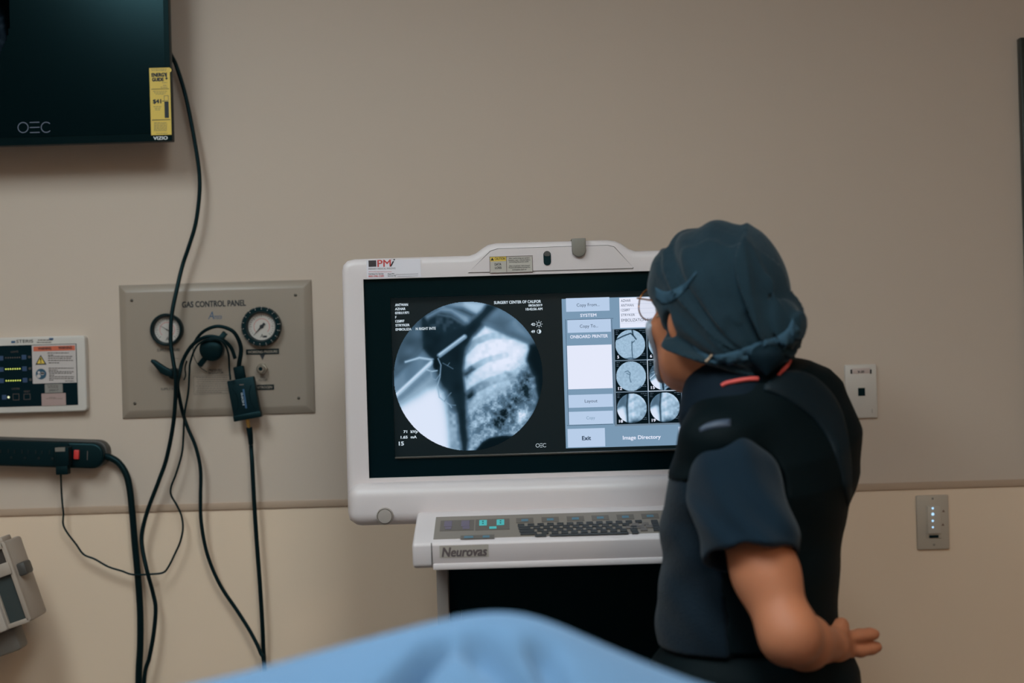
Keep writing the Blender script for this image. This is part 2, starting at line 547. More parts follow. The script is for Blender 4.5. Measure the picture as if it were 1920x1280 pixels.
def gauge(px, py, ro, ri, ticks, ang, hub, label):
    k = GY / FPX
    q = P(px, py, GY)
    ro, ri = ro * k, ri * k
    b = mesh_obj('gauge', lathe(q, [(ro, 0.0), (ro, -0.014), (ro - 0.002, -0.018), (ri + 0.003, -0.018), (ri, -0.010), (ri, -0.002)], 56), BLACKP, gas, 35, label)
    d = q + Vector((0, -0.0045, 0))
    mesh_obj('dial', disc(d, ri - 0.0002, 48), DIALW, b)
    g1, g2 = [], []
    dd = d + Vector((0, -0.0003, 0))
    for i in range(25):
        a = math.radians(-45 + 270 * i / 24)
        r0 = ri * (0.80 if i % 4 else 0.72)
        x, z = math.cos(a), math.sin(a)
        w_ = 0.0004
        V = [(dd.x + x * r0 - z * w_, dd.y, dd.z + z * r0 + x * w_), (dd.x + x * ri * 0.9 - z * w_, dd.y, dd.z + z * ri * 0.9 + x * w_),
             (dd.x + x * ri * 0.9 + z * w_, dd.y, dd.z + z * ri * 0.9 - x * w_), (dd.x + x * r0 + z * w_, dd.y, dd.z + z * r0 - x * w_)]
        g1.append((np.array(V), [[0, 1, 2, 3]]))
    mesh_obj('dial_marks', join(*g1), INK, b)
    mesh_obj('dial_scale', ring(dd, ri * 0.56, ri * 0.59, -45, 225, 36), INKR, b)
    t_ = text_geo('A', (px - 4, py + ri / k * 0.55, px + 2, py + ri / k * 0.55 + 7), dd.y, 0.0, 0.2)
    mesh_obj('dial_logo', join(t_, quad(*prect(px + 2, py + ri / k * 0.55 + 3, px + 9, py + ri / k * 0.55 + 6.5, dd.y), dd.y)), INK, b)
    a = math.radians(ang)
    x, z = math.cos(a), math.sin(a)
    n0, n1 = -0.32 * ri, 0.86 * ri
    y = d.y - 0.002
    V = [(d.x + x * n0 - z * hub, y, d.z + z * n0 + x * hub), (d.x + x * n0 + z * hub, y, d.z + z * n0 - x * hub),
         (d.x + z * hub * 0.7, y, d.z - x * hub * 0.7), (d.x + x * n1, y, d.z + z * n1), (d.x - z * hub * 0.7, y, d.z + x * hub * 0.7)]
    mesh_obj('needle', join((np.array(V), [[0, 1, 2, 3, 4]]), disc((d.x, y - 0.0002, d.z), hub * 1.5, 16)), INK, b)
    if ticks:
        g2 = []
        for i in range(18):
            a = 2 * math.pi * (i + 0.3) / 18
            x, z = math.cos(a), math.sin(a)
            r0, r1, w_ = ro * 0.86, ro * 0.995, 0.00055
            y = q.y - 0.0172
            V = [(q.x + x * r0 - z * w_, y - .0012, q.z + z * r0 + x * w_), (q.x + x * r1 - z * w_, y, q.z + z * r1 + x * w_),
                 (q.x + x * r1 + z * w_, y, q.z + z * r1 - x * w_), (q.x + x * r0 + z * w_, y - .0012, q.z + z * r0 - x * w_)]
            g2.append((np.array(V), [[0, 1, 2, 3]]))
        mesh_obj('bezel_marks', join(*g2), WHITEP, b)
gauge(314.5, 618, 30.5, 24, False, 148, 0.0009, 'black rimmed round gauge with white dial')
gauge(491.5, 612, 37, 25.5, True, 226, 0.0028, 'larger round gauge with notched black rim')
# regulator knob with cross bar
q = P(404, 654, GY)
kb = mesh_obj('regulator_knob', lathe(q, [(0.018, 0.0), (0.018, -0.016), (0.024, -0.020), (0.0255, -0.034), (0.0245, -0.043), (0.020, -0.047), (0.006, -0.049)], 40), BLACKP, gas, 35, 'black round regulator knob with cross bar')
bar = box((q.x, q.y - 0.03, q.z), (0.088, 0.008, 0.0115), 0.0015)
mesh_obj('cross_bar', rotY(bar, math.radians(50), q), BLACKP, kb, 40)
# supply valve lever
q = P(329, 700, GY)
lv = mesh_obj('supply_valve', lathe(q, [(0.012, 0.0), (0.012, -0.02), (0.010, -0.024)], 24), BLACKP, gas, 35, 'black tapered valve lever')
k = GY / FPX
pts = [(332, 706), (331, 694), (318, 688), (297, 674), (291, 673), (289, 677), (296, 685), (308, 699), (318, 704)]
oz = [(P(x, y, GY).x, P(x, y, GY).z) for x, y in pts]
mesh_obj('lever', prism(oz, q.y - 0.034, q.y - 0.022, 0.003), BLACKP, lv, 40)
# hexagonal gas outlet
q = P(492, 691, GY)
ou = mesh_obj('gas_outlet', lathe(q, [(0.0122, 0.0), (0.0122, -0.009), (0.0112, -0.010)], 6), STEEL, gas, 30, 'steel hexagonal outlet fitting')
mesh_obj('nozzle', lathe(q, [(0.0082, -0.010), (0.0082, -0.020), (0.0065, -0.022), (0.0045, -0.022), (0.0042, -0.016)], 24), STEEL, ou, 35)
mesh_obj('nozzle_bore', lathe(q, [(0.0040, -0.0215), (0.0036, -0.0224)], 16), BLACKM, ou, 35)

# ------------------------------------------------------------------ surgical light control unit
cu_ = P(40, 778, WY)
UY = WY - 0.02
ctl = thing('surgical_light_control', cu_, 'white framed black wall control with green lights and a warning label', 'control panel')
ax0, ax1, az0, az1 = prect(-150, 633, 161, 775, UY)
mesh_obj('housing', prism(rrect(ax0, ax1, az0, az1, 0.008), UY, WY, 0.003), WHITEP, ctl, 40)
YU = UY - 0.0006
fb = pquad('black_face', (-138, 648, 145, 763), YU, mat('membrane_black', (3, 20, 28), 0.4, 0.25, tint=TEALT), ctl)
YV = YU - 0.0003
text('brand_lettering', 'STERIS', (30.5, 636.5, 62, 642.5), YV, INK, ctl, 0.0)
pquad('brand_mark', (21, 639, 28.5, 643), YV, INKB, ctl)
small_print([(71, 637.2, 99), (69, 641.6, 96)], YV, INKG, ctl, 1.4)
pquad('model_swoosh', (92, 633.5, 100, 637), YV, INKB, ctl)
wl = pquad('warning_label', (60.5, 646, 143, 718), YV, mat('label_white', (196, 186, 182), 0.5), fb, 'white warning label with orange heading and yellow triangle')
YW = YV - 0.0003
LW = ctl
def onface(name, geo, m):
    return mesh_obj(name, geo, m, fb)
onface('warning_heading', quad(*prect(62.5, 648.5, 140.5, 657.5, YW), YW), ORANGE)
onface('lettering', text_geo('WARNING', (71, 650.6, 96, 655.6), YW - 0.0002, 0.03), INK)
onface('lettering', text_geo('WARNING', (109.5, 649, 135, 654.2), YW - 0.0002, 0.03), INK)
def tri_geo(px, py, r, Y):
    q_ = P(px, py, Y)
    k_ = Y / FPX
    return np.array([(q_.x - 1.05 * r * k_, Y, q_.z - 0.85 * r * k_), (q_.x + 1.05 * r * k_, Y, q_.z - 0.85 * r * k_), (q_.x, Y, q_.z + r * k_)]), [[0, 1, 2]]
onface('hazard_triangle', tri_geo(76.5, 675, 10, YW), INK)
onface('hazard_triangle_fill', tri_geo(76.5, 675.4, 7, YW - 0.0002), YELLOW)
onface('lettering', text_geo('!', (75.2, 671, 77.6, 680), YW - 0.0004, 0.03), INK)
q = P(77, 701, YW)
onface('mandatory_sign', disc(q, 0.0112, 28), mat('sign_blue', (36, 78, 100), 0.5))
onface('mandatory_figure', join(disc(q + Vector((-0.0045, -0.0003, 0.0035)), 0.0028, 14), disc(q + Vector((-0.005, -0.0003, -0.004)), 0.0042, 14), disc(q + Vector((0.003, -0.0003, 0.001)), 0.0034, 14), quad(q.x - 0.001, q.x + 0.007, q.z - 0.0005, q.z + 0.003, q.y - 0.0003)), MATS['label_white'])
small_print([(89, 661.5, 129), (90, 665.5, 100), (90, 668, 136), (90, 671.5, 133), (90, 675.5, 138), (91, 680, 111), (91, 690, 138), (91, 693.5, 108), (91, 696.5, 138), (92, 699.5, 135), (92, 703, 102), (92, 706, 139), (92, 709.5, 138), (92, 712.5, 100), (122, 714, 139)], YW - 0.0002, INKG, fb, 1.5)
GREENL = emat('indicator_green', (216, 232, 110), 1.3)
PALEL = emat('indicator_pale', (226, 232, 190), 1.2)
BTN = mat('membrane_button_blue', (46, 72, 106), 0.5)
led = None
for row in (691.8, 713.6):
    for i in range(7):
        x = 11 + i * 4.35 + (row - 691.8) * 0.035
        q = P(x, row - i * 0.12, YW)
        if led is None:
            led = onface('indicator_light', disc(q, 0.0014, 10), GREENL)
            led0 = q
        else:
            copy_part(led, fb, ORIG[led.name] + (q - led0))
for i in range(7):
    q = P(11 + i * 4.3, 670.6 - i * 0.12, YW)
    o = copy_part(led, fb, ORIG[led.name] + (q - led0))
    o.data = led.data.copy()
    o.data.materials[0] = INKG
onface('power_indicator', disc(P(16, 744.5, YW), 0.0024, 12), PALEL)
bt = None
for x, y in ((2, 671.5), (45, 669.5), (2.5, 692.5), (46, 691), (3, 713.5), (47, 712.5), (8, 744.5)):
    a = prect(x - 4.3, y - 4.3, x + 4.3, y + 4.3, YW)
    if bt is None:
        bt = onface('membrane_button', bounds(a[0], a[1], YW - 0.0006, YW, a[2], a[3], 0.0003), BTN)
        b0 = Vector((a[0], 0, a[2]))
    else:
        copy_part(bt, fb, ORIG[bt.name] + Vector((a[0] - b0.x, 0, a[2] - b0.z)))
for x, y in ((55, 669), (56, 690.5), (57, 711.5)):
    onface('button_mark', ring(P(x, y, YW), 0.0012, 0.0026, 0, 360, 12), INKG)
onface('membrane_icon', outline_geo((24, 738, 36, 750), 0.8, YW), INKG)
onface('membrane_icon', outline_geo((44.5, 738, 57, 749), 0.8, YW), INKG)
onface('lettering', text_geo('LIGHTS', (20, 657.5, 34, 660.8), YW, 0.0), INKG)
onface('lettering', text_geo('SYSTEM', (21.5, 727, 36, 730.5), YW, 0.0), INKG)
onface('lettering', text_geo('RESET', (45, 732, 56.5, 735.3), YW, 0.0), INKG)
onface('inspection_sticker', quad(*prect(84, 719.5, 117.5, 736, YW), YW), mat('sticker_grey', (140, 136, 130), 0.5))
onface('lettering', text_geo('240417', (92, 729.5, 109.5, 733), YW - 0.0003, 0.0), INK)
small_print([(89, 723, 110), (90, 726, 109)], YW - 0.0003, INKG, fb, 1.3)
onface('tape_label', quad(*prect(78, 737, 123.5, 760, YW - 0.0004), YW - 0.0004), mat('tape_pink_paper', (172, 146, 140), 0.6))
small_print([(87, 747, 117), (92, 745, 104)], YW - 0.0006, INKG, fb, 0.8)

# ------------------------------------------------------------------ power strip fixed to the wall
PSY = WY - 0.042
SANG = -math.radians(3.4)
pc = P(95, 852, PSY)
ps = thing('power_strip', P(30, 880, WY), 'black power strip on the wall with a red rocker switch', 'power strip')
k = PSY / FPX
L0, L1, H = -230 * k, 99 * k, 24.5 * k
def strip(u0, u1, v0, v1, y0, y1, r, bev):
    o = rrect(pc.x + u0, pc.x + u1, pc.z + v0, pc.z + v1, r, 8)
    return rotY(prism(o, y0, y1, bev), SANG, pc)
mesh_obj('backing_rim', strip(L0 - 0.004, L1 + 0.004, -H + 0.003, H + 0.004, PSY + 0.016, WY, H * 0.9, 0.003), mat('strip_grey_brown', (66, 62, 58), 0.5), ps, 40)
mesh_obj('body', strip(L0, L1, -H, H, PSY, PSY + 0.03, H * 0.9, 0.006), BLACKP, ps, 40)
mesh_obj('socket_bay', strip(L0 + 0.03, L1 - 0.072, -H + 0.003, H - 0.002, PSY - 0.003, PSY + 0.001, 0.004, 0.0015), BLACKM, ps, 40)
sk = None
for i in range(7):
    u = L1 - 0.105 - i * 0.0285
    g_ = join(bounds(pc.x + u - 0.0075, pc.x + u - 0.0055, PSY - 0.0042, PSY - 0.003, pc.z + 0.001, pc.z + 0.009),
              bounds(pc.x + u + 0.0055, pc.x + u + 0.0075, PSY - 0.0042, PSY - 0.003, pc.z + 0.001, pc.z + 0.008),
              lathe((pc.x + u, PSY - 0.003, pc.z - 0.008), [(0.0026, 0), (0.0026, -0.0012)], 12))
    so = mesh_obj('socket', rotY(g_, SANG, pc), mat('socket_slot', (14, 30, 34), 0.3) if i == 0 else MATS['socket_slot'], ps)
q = rotY(box((pc.x + L1 - 0.055, PSY - 0.003, pc.z + 0.002), (0.0105, 0.008, 0.019), 0.0015), SANG, pc)
mesh_obj('rocker_switch', q, mat('switch_red', (196, 58, 56), 0.35, emit=(190, 50, 46), estr=0.10), ps, 40, 'red rocker switch')
mesh_obj('end_print', rotY(quad(pc.x + L1 - 0.034, pc.x + L1 - 0.0325, pc.z - 0.009, pc.z + 0.010, PSY - 0.0004), SANG, pc), INKG, ps)
cordp = [P(186, 853, PSY + 0.018), P(203, 856, PSY + 0.02), P(222, 867, PSY + 0.02), P(236, 888, PSY + 0.02), P(243, 915, PSY + 0.02), P(248, 960, PSY + 0.02), P(253, 1020, PSY + 0.02), P(259, 1085, PSY + 0.02), P(263, 1150, PSY + 0.02), P(263, 1210, PSY + 0.02), P(260, 1280, PSY + 0.02)]
e = cordp[-1]
cordp += [Vector((e.x - 0.004, e.y, 0.7)), Vector((e.x, e.y, 0.25)), Vector((e.x + 0.03, e.y - 0.02, 0.02)), Vector((e.x + 0.2, e.y - 0.03, 0.012))]
mesh_obj('power_cord', tube(cordp, 0.0072, 12), CABLE, ps, 180)
mesh_obj('strain_relief', tube([P(184, 853, PSY + 0.018), P(194, 854, PSY + 0.019), P(206, 857.5, PSY + 0.02)], 0.0095, 12, 5, (1.0, 0.75)), BLACKM, ps, 60)

# charger plugged into the strip, with its thin lead up to the converter
ch_ = thing('usb_charger', P(115, 893, PSY - 0.03), 'small black plug-in charger at the end of the power strip', 'charger')
CH = PSY - 0.030
a = prect(102, 838, 129, 890, CH)
mesh_obj('body', join(bounds(a[0], a[1], CH, PSY - 0.004, a[2] + 0.018, a[3], 0.003)), BLACKM, ch_, 40)
mesh_obj('lower_body', bounds(a[0] + 0.001, a[1] - 0.004, CH + 0.002, PSY - 0.006, a[2], a[2] + 0.02, 0.002), BLACKP, ch_, 40)
mesh_obj('grey_shoulder', bounds(a[0] + 0.002, a[1] - 0.007, CH - 0.0008, CH + 0.002, a[3] - 0.009, a[3] - 0.0005), GREYP, ch_)
CBY = WY - 0.03
thin = [(114, 888, PSY - 0.018), (115, 915, CBY), (117, 945, CBY), (119, 962, CBY), (118.5, 982, CBY), (126, 998, CBY), (142, 1019, CBY), (157, 1039, CBY), (178, 1048, CBY), (203, 1062, CBY), (228, 1070, CBY), (250, 1077, CBY - 0.004), (285, 1076, CBY - 0.006), (306, 1073, CBY), (316, 1062, CBY), (328, 1038, CBY), (338, 1015, CBY), (343, 990, CBY), (340, 966, CBY), (331, 946, CBY), (321, 928, CBY), (321, 912, CBY), (330, 888, CBY), (341, 850, CBY), (344, 815, CBY), (346, 775, CBY - 0.022), (353, 735, CBY - 0.028), (355, 700, CBY - 0.034), (357, 678, CBY - 0.038), (368, 650, CBY - 0.052), (384, 638, CBY - 0.058), (400, 634, CBY - 0.060), (418, 641, CBY - 0.058), (428, 662, CBY - 0.048), (430, 690, CBY - 0.03), (432, 712, CBY - 0.03)]
mesh_obj('thin_lead', tube([P(*p) for p in thin], 0.0021, 8), CABLE, ch_, 180)

# ------------------------------------------------------------------ cables
CY = WY - 0.035
tvc = [(317, 94, WY - 0.048), (321, 104, WY - 0.044), (330, 122, CY), (344, 165, CY), (355, 212, CY), (365, 265, CY), (373, 318, CY), (374, 362, CY), (367, 418, CY), (354, 462, CY), (342, 498, CY), (331, 545, CY - 0.012), (322, 590, CY - 0.02), (320, 640, CY - 0.026), (324, 672, CY - 0.03), (329, 706, CY - 0.032), (329, 745, CY - 0.022), (324, 800, CY - 0.012), (312, 860, CY), (297, 903, CY), (277, 956, CY), (266.5, 998, CY), (267, 1028, CY - 0.004), (277, 1075, CY - 0.012), (287, 1112, CY), (292, 1142, CY), (288, 1188, CY), (280, 1232, CY), (270, 1280, CY)]
tvp = [P(*p) for p in tvc]
e = tvp[-1]
tvp += [Vector((e.x - 0.01, e.y, 0.7)), Vector((e.x + 0.01, e.y, 0.3)), Vector((e.x + 0.05, e.y - 0.03, 0.03)), Vector((e.x + 0.25, e.y - 0.06, 0.008))]
tag(mesh_obj('television_cable', tube(tvp, 0.0043, 10), CABLE, None, 180), 'long black cable hanging from the television edge past the gas panel', 'cable')

# video converter box hung on the regulator knob
BX = P(457, 748, GY)
BYF = GY - 0.034
bxa = math.radians(9.0)
cb = thing('video_converter', P(463, 788, GY), 'small black converter box hanging by its cable from the gas panel knob', 'converter box')
k = BYF / FPX
q = P(457, 747.5, BYF)
hw, hh = 25.5 * k, 38.5 * k
mesh_obj('case', rotY(bounds(q.x - hw, q.x + hw, BYF, BYF + 0.02, q.z - hh, q.z + hh, 0.0025), bxa, q), mat('converter_case_black', (8, 24, 29), 0.45, 0.25, tint=TEALT), cb, 40)
mesh_obj('end_cap', rotY(bounds(q.x - hw * 1.03, q.x + hw * 1.03, BYF - 0.001, BYF + 0.021, q.z - hh * 1.02, q.z - hh * 0.72, 0.002), bxa, q), BLACKP, cb, 40)
for s in (-1, 1):
    g_ = tube([(q.x + s * hw * 0.72, BYF + 0.0002, q.z + hh * 0.6), (q.x + s * hw * 0.5, BYF + 0.0002, q.z + hh * 0.3), (q.x + s * hw * 0.45, BYF + 0.0002, q.z), (q.x + s * hw * 0.5, BYF + 0.0002, q.z - hh * 0.3), (q.x + s * hw * 0.72, BYF + 0.0002, q.z - hh * 0.55)], 0.0011, 6)
    mesh_obj('grip_ridge', rotY(g_, bxa, q), BLACKM, cb, 180)
mesh_obj('printed_strip', rotY(quad(q.x + 0.0005, q.x + 0.0042, q.z - 0.020, q.z + 0.020, BYF - 0.0004), math.radians(7), q), mat('print_blue', (44, 86, 122), 0.5), cb)
V, F = glyphs('HDMI', 0.03, 0.0)
lo, hi = V.min(0), V.max(0)
tx = (V[:, 1] - (lo[1] + hi[1]) / 2) / (hi[1] - lo[1])
tl = (V[:, 0] - (lo[0] + hi[0]) / 2) / (hi[0] - lo[0])
W = np.stack([q.x - 0.0022 - tx * 0.0042, BYF - 0.0005 - V[:, 2], q.z + tl * 0.026], 1)
mesh_obj('lettering', rotY((W, F), math.radians(7), q), mat('print_pale', (160, 170, 178), 0.5), cb)
mesh_obj('port_print', join(quad(*prect(449, 720, 457, 722, BYF - 0.0004), BYF - 0.0004), quad(*prect(460, 777, 468, 779, BYF - 0.0004), BYF - 0.0004)), INKG, cb)
mesh_obj('video_plug', rotY(bounds(q.x - 0.011, q.x + 0.011, BYF + 0.002, BYF + 0.016, q.z + hh - 0.001, q.z + hh + 0.026, 0.003), bxa, q), BLACKM, cb, 40)
loop = [(447, 694, GY - 0.024), (449, 678, GY - 0.028), (452, 655, GY - 0.032), (446, 634, GY - 0.038), (434, 619, GY - 0.043), (411, 611.5, GY - 0.047), (391, 616, GY - 0.045), (375, 627, GY - 0.04), (364, 643, GY - 0.034), (362, 655, GY - 0.026), (365, 672, GY - 0.02), (375, 688, GY - 0.012), (388, 697, GY - 0.004)]
mesh_obj('video_lead', tube([P(*p) for p in loop[:9]], 0.0050, 10, 8, (1.0, 0.62)), CABLE, cb, 180)
mesh_obj('thin_tie', tube([P(*p) for p in loop[8:]], 0.0008, 6), CABLE, cb, 180)
lead2 = [(441, 672, GY - 0.044), (432, 650, GY - 0.05), (412, 634, GY - 0.060), (388, 631, GY - 0.060), (365, 643, GY - 0.052), (351, 660, GY - 0.044), (341, 681, GY - 0.040), (337, 700, GY - 0.042), (333, 722, GY - 0.042), (337, 748, GY - 0.034), (343, 775, WY - 0.03), (352, 802, WY - 0.03), (367, 838, WY - 0.03), (376, 880, WY - 0.03), (376, 930, WY - 0.03), (377, 975, WY - 0.03), (384, 1020, WY - 0.03), (396, 1060, WY - 0.03), (416, 1102, WY - 0.03), (445, 1145, WY - 0.03), (470, 1185, WY - 0.034), (488, 1222, WY - 0.040), (496, 1255, WY - 0.042)]
l2 = [P(*p) for p in lead2]
e = l2[-1]
l2 += [Vector((e.x + 0.005, e.y, 0.7)), Vector((e.x, e.y, 0.25)), Vector((e.x + 0.05, e.y - 0.03, 0.02)), Vector((e.x + 0.3, e.y - 0.05, 0.008))]
tag(mesh_obj('hanging_cable', tube(l2, 0.0040, 10), CABLE, None, 180), 'black cable looped over the gas panel knob and swinging down to the right', 'cable')
mesh_obj('cable_tie', tube([P(350, 676, GY - 0.032), P(347, 690, GY - 0.03), P(348, 703, GY - 0.028), P(345, 712, GY - 0.024)], 0.0016, 6), CABLE, cb, 180)
sd = P(465.5, 789, GY - 0.02)
mesh_obj('coax_connector', tube([P(464, 786, GY - 0.024), P(465.5, 795, GY - 0.024), P(467, 802, GY - 0.024)], 0.0042, 12, 4, (1.0, 0.75)), mat('gold_metal', (190, 150, 84), 0.3, metal=0.9), cb, 60)
coax = [(470.7, 834, GY - 0.011), (471, 842, WY - 0.022), (473, 870, WY - 0.028), (476, 930, WY - 0.03), (481, 1010, WY - 0.03), (487, 1090, WY - 0.03), (492, 1170, WY - 0.026), (496, 1250, WY - 0.020)]
l3 = [P(*p) for p in coax]
e = l3[-1]
l3 += [Vector((e.x + 0.012, e.y, 0.7)), Vector((e.x + 0.012, e.y, 0.25)), Vector((e.x + 0.07, e.y, 0.02)), Vector((e.x + 0.3, e.y, 0.008))]
tag(mesh_obj('coaxial_cable', tube(l3, 0.0046, 10), CABLE, None, 180), 'straight black cable running down from the converter box', 'cable')
mesh_obj('coax_boot', tube([P(467, 801, GY - 0.022), P(469, 815, GY - 0.02), P(470.5, 832, GY - 0.012)], 0.0065, 10, 5, (1.0, 0.8)), BLACKM, cb, 60)

# ------------------------------------------------------------------ wall plates on the right
dp = thing('data_plate', P(1614, 785, WY), 'white wall plate with one black data jack', 'wall plate')
DY = WY - 0.007
a = prect(1585, 683, 1645, 784, DY)
mesh_obj('cover', bounds(a[0], a[1], DY, WY, a[2], a[3], 0.003), WHITEP, dp, 40)
jk = plate('jack', (1609, 727, 1622, 742), DY - 0.0006, 0.001, BLACKM, dp)
lw_ = plate('label_window', (1597, 690, 1632, 700), DY - 0.0008, 0.001, mat('window_pinkish', (196, 178, 172), 0.3), dp, 0.0003)
for x in (1596.3, 1632.8):
    plate('window_clip', (x - 1.5, 692.5, x + 1.5, 700.5), DY - 0.0012, 0.001, INK, dp)
text('lettering', 'V-30', (1608, 694.5, 1620.5, 698.8), DY - 0.0012, INK, lw_, 0.02)
mesh_obj('scratch', quad(*prect(1635, 766, 1635.7, 774, DY - 0.0003), DY - 0.0003), INKG, dp)
dm = thing('dimmer_switch', P(1750, 1029, WY), 'ivory dimmer plate with four blue lights below the rail', 'light switch')
mesh_obj('cover', bounds(*(lambda a: (a[0], a[1], DY, WY, a[2], a[3]))(prect(1719, 928, 1780, 1030, DY)), 0.003), mat('plate_ivory', (186, 172, 156), 0.4), dm, 40)
mesh_obj('frame', bounds(*(lambda a: (a[0], a[1], DY - 0.0012, DY + 0.001, a[2], a[3]))(prect(1736, 946, 1765, 1009, DY)), 0.0006), MATS['plate_ivory'], dm, 40)
mesh_obj('rocker', bounds(*(lambda a: (a[0], a[1], DY - 0.004, DY, a[2], a[3]))(prect(1738, 948, 1763, 1000, DY)), 0.0012), mat('rocker_ivory', (192, 180, 166), 0.4), dm, 40)
plate('air_gap_switch', (1742.5, 1003, 1760, 1008), DY - 0.0022, 0.002, BLACKM, dm)
BL = emat('indicator_blue', (170, 215, 250), 1.3)
for (x, y, r) in ((1748.8, 952.6, 0.0024), (1749, 963.5, 0.0031), (1748.8, 976, 0.0024), (1749, 988, 0.0021)):
    mesh_obj('indicator_light', lathe(P(x, y, DY - 0.0038), [(r, 0), (r, -0.0004), (r * 0.5, -0.0010)], 12), BL, dm)
for x, y in ((1748.5, 934.5), (1751.5, 1021)):
    mesh_obj('screw', lathe(P(x, y, DY), [(0.0022, 0), (0.0022, -0.0006), (0.001, -0.0009)], 12), GREYP, dm)
for x, y in ((1769, 957.5), (1768, 983)):
    mesh_obj('arrow_mark', tri_geo(x, y, 2.6, DY - 0.0003), mat('mark_brown', (112, 84, 72), 0.6) if y < 960 else MATS['mark_brown'], dm)

# framed board at the right edge of the wall
fx = P(1912.5, 70, WY - 0.02)
bd = thing('wall_board', (fx.x + 0.3, WY - 0.02, fx.z - 0.9), 'dark edged board on the wall, only its left edge in view', 'board')
mesh_obj('panel', bounds(fx.x + 0.004, fx.x + 0.6, WY - 0.014, WY, fx.z - 0.9, fx.z - 0.004), mat('board_grey', (112, 106, 102), 0.4), bd)
BF = mat('board_frame_dark', (52, 58, 54), 0.35, metal=0.3)
for g_ in ((fx.x, fx.x + 0.012, fx.z - 0.9, fx.z), (fx.x + 0.588, fx.x + 0.6, fx.z - 0.9, fx.z), (fx.x + 0.012, fx.x + 0.588, fx.z - 0.012, fx.z), (fx.x + 0.012, fx.x + 0.588, fx.z - 0.9, fx.z - 0.888)):
    mesh_obj('frame_strip', bounds(g_[0], g_[1], WY - 0.02, WY, g_[2], g_[3], 0.002), BF, bd, 40)

# ------------------------------------------------------------------ grey bedside instrument at the lower left, on its wall arm
IY = 2.80
io = P(62, 1163, IY)
k = IY / FPX
ia = math.radians(17.5)
ins = thing('wall_instrument', P(-40, 1260, WY), 'tilted beige instrument with dark display windows at the lower left edge', 'instrument')
BEIGE = mat('instrument_beige', (170, 154, 140), 0.5)
SLATE = mat('instrument_window', (58, 66, 66), 0.3)
def ip(x0, x1, z0, z1, y0, y1, bev):
    return rotY(bounds(io.x + x0 * k, io.x + x1 * k, y0, y1, io.z + z0 * k, io.z + z1 * k, bev), ia, io)
mesh_obj('case', ip(-175, 0, 0, 158, IY, IY + 0.09, 0.006), BEIGE, ins, 40)
mesh_obj('rim', join(ip(-52, -41.5, 8, 100, IY - 0.008, IY + 0.003, 0.002), ip(-9, 0, 3, 158, IY - 0.008, IY + 0.003, 0.002), ip(-47, -3, 0, 9, IY - 0.008, IY + 0.003, 0.002), ip(-110, -4, 96, 120, IY - 0.012, IY + 0.003, 0.003), ip(-110, -4, 146, 158, IY - 0.008, IY + 0.003, 0.002)), BEIGE, ins, 40)
mesh_obj('front_cover', ip(-175, -44, -1, 100, IY - 0.018, IY + 0.003, 0.006), mat('instrument_pale', (186, 172, 160), 0.45), ins, 40)
mesh_obj('display_window', ip(-43, -8, 8, 97, IY - 0.002, IY + 0.002, 0), SLATE, ins)
mesh_obj('display_window', ip(-110, -8, 119, 148, IY - 0.002, IY + 0.002, 0), mat('instrument_window_brown', (66, 60, 56), 0.35), ins)
mesh_obj('top_handle', ip(-60, -8, 156, 167, IY + 0.01, IY + 0.06, 0.003), BEIGE, ins, 40)
mesh_obj('side_knob', ip(-2, 16, 85, 110, IY + 0.01, IY + 0.05, 0.005), mat('knob_dark_grey', (74, 70, 66), 0.5), ins, 40)
mesh_obj('neck', ip(-120, -46, -46, 4, IY + 0.02, IY + 0.07, 0.008), mat('instrument_neck_grey', (118, 110, 102), 0.5), ins, 40)
nb = P(-60, 1200, IY)
mesh_obj('wall_arm', bounds(nb.x - 0.04, nb.x + 0.02, IY + 0.05, WY, nb.z - 0.05, nb.z + 0.03, 0.006), MATS['instrument_neck_grey'], ins, 40)
# ------------------------------------------------------------------ imaging console
MY = 2.55
con = thing('imaging_console', (P(1043, 900, MY).x, 2.72, 0.0), 'white medical imaging workstation with a wide lit screen and keyboard shelf', 'workstation')

def prism_hole(outer, inner, y0, y1, bev):
    bm = bmesh.new()
    def loop(pts):
        vs = [bm.verts.new((x, y0, z)) for x, z in pts]
        return [bm.edges.new((vs[i], vs[(i + 1) % len(vs)])) for i in range(len(vs))]
    oe = loop(outer)
    ie = loop(inner)
    bmesh.ops.triangle_fill(bm, use_beauty=True, edges=oe + ie, normal=(0, -1, 0))
    on = set(id(v) for e in oe for v in e.verts)
    ocos = set((round(v.co.x, 6), round(v.co.z, 6)) for e in oe for v in e.verts)
    r = bmesh.ops.extrude_face_region(bm, geom=bm.faces[:])
    for e in r['geom']:
        if isinstance(e, bmesh.types.BMVert):
            e.co.y = y1
    bmesh.ops.recalc_face_normals(bm, faces=bm.faces[:])
    if bev > 0:
        es = []
        for e in bm.edges:
            if all(abs(v.co.y - y0) < 1e-6 and (round(v.co.x, 6), round(v.co.z, 6)) in ocos for v in e.verts):
                if any(abs(f.normal.y) < 0.5 for f in e.link_faces):
                    es.append(e)
        bmesh.ops.bevel(bm, geom=es, offset=bev, segments=4, profile=0.5, affect='EDGES')
    bm.verts.index_update()
    return from_bm(bm)

def xz(pts, Y):
    return [(P(x, y, Y).x, P(x, y, Y).z) for x, y in pts]

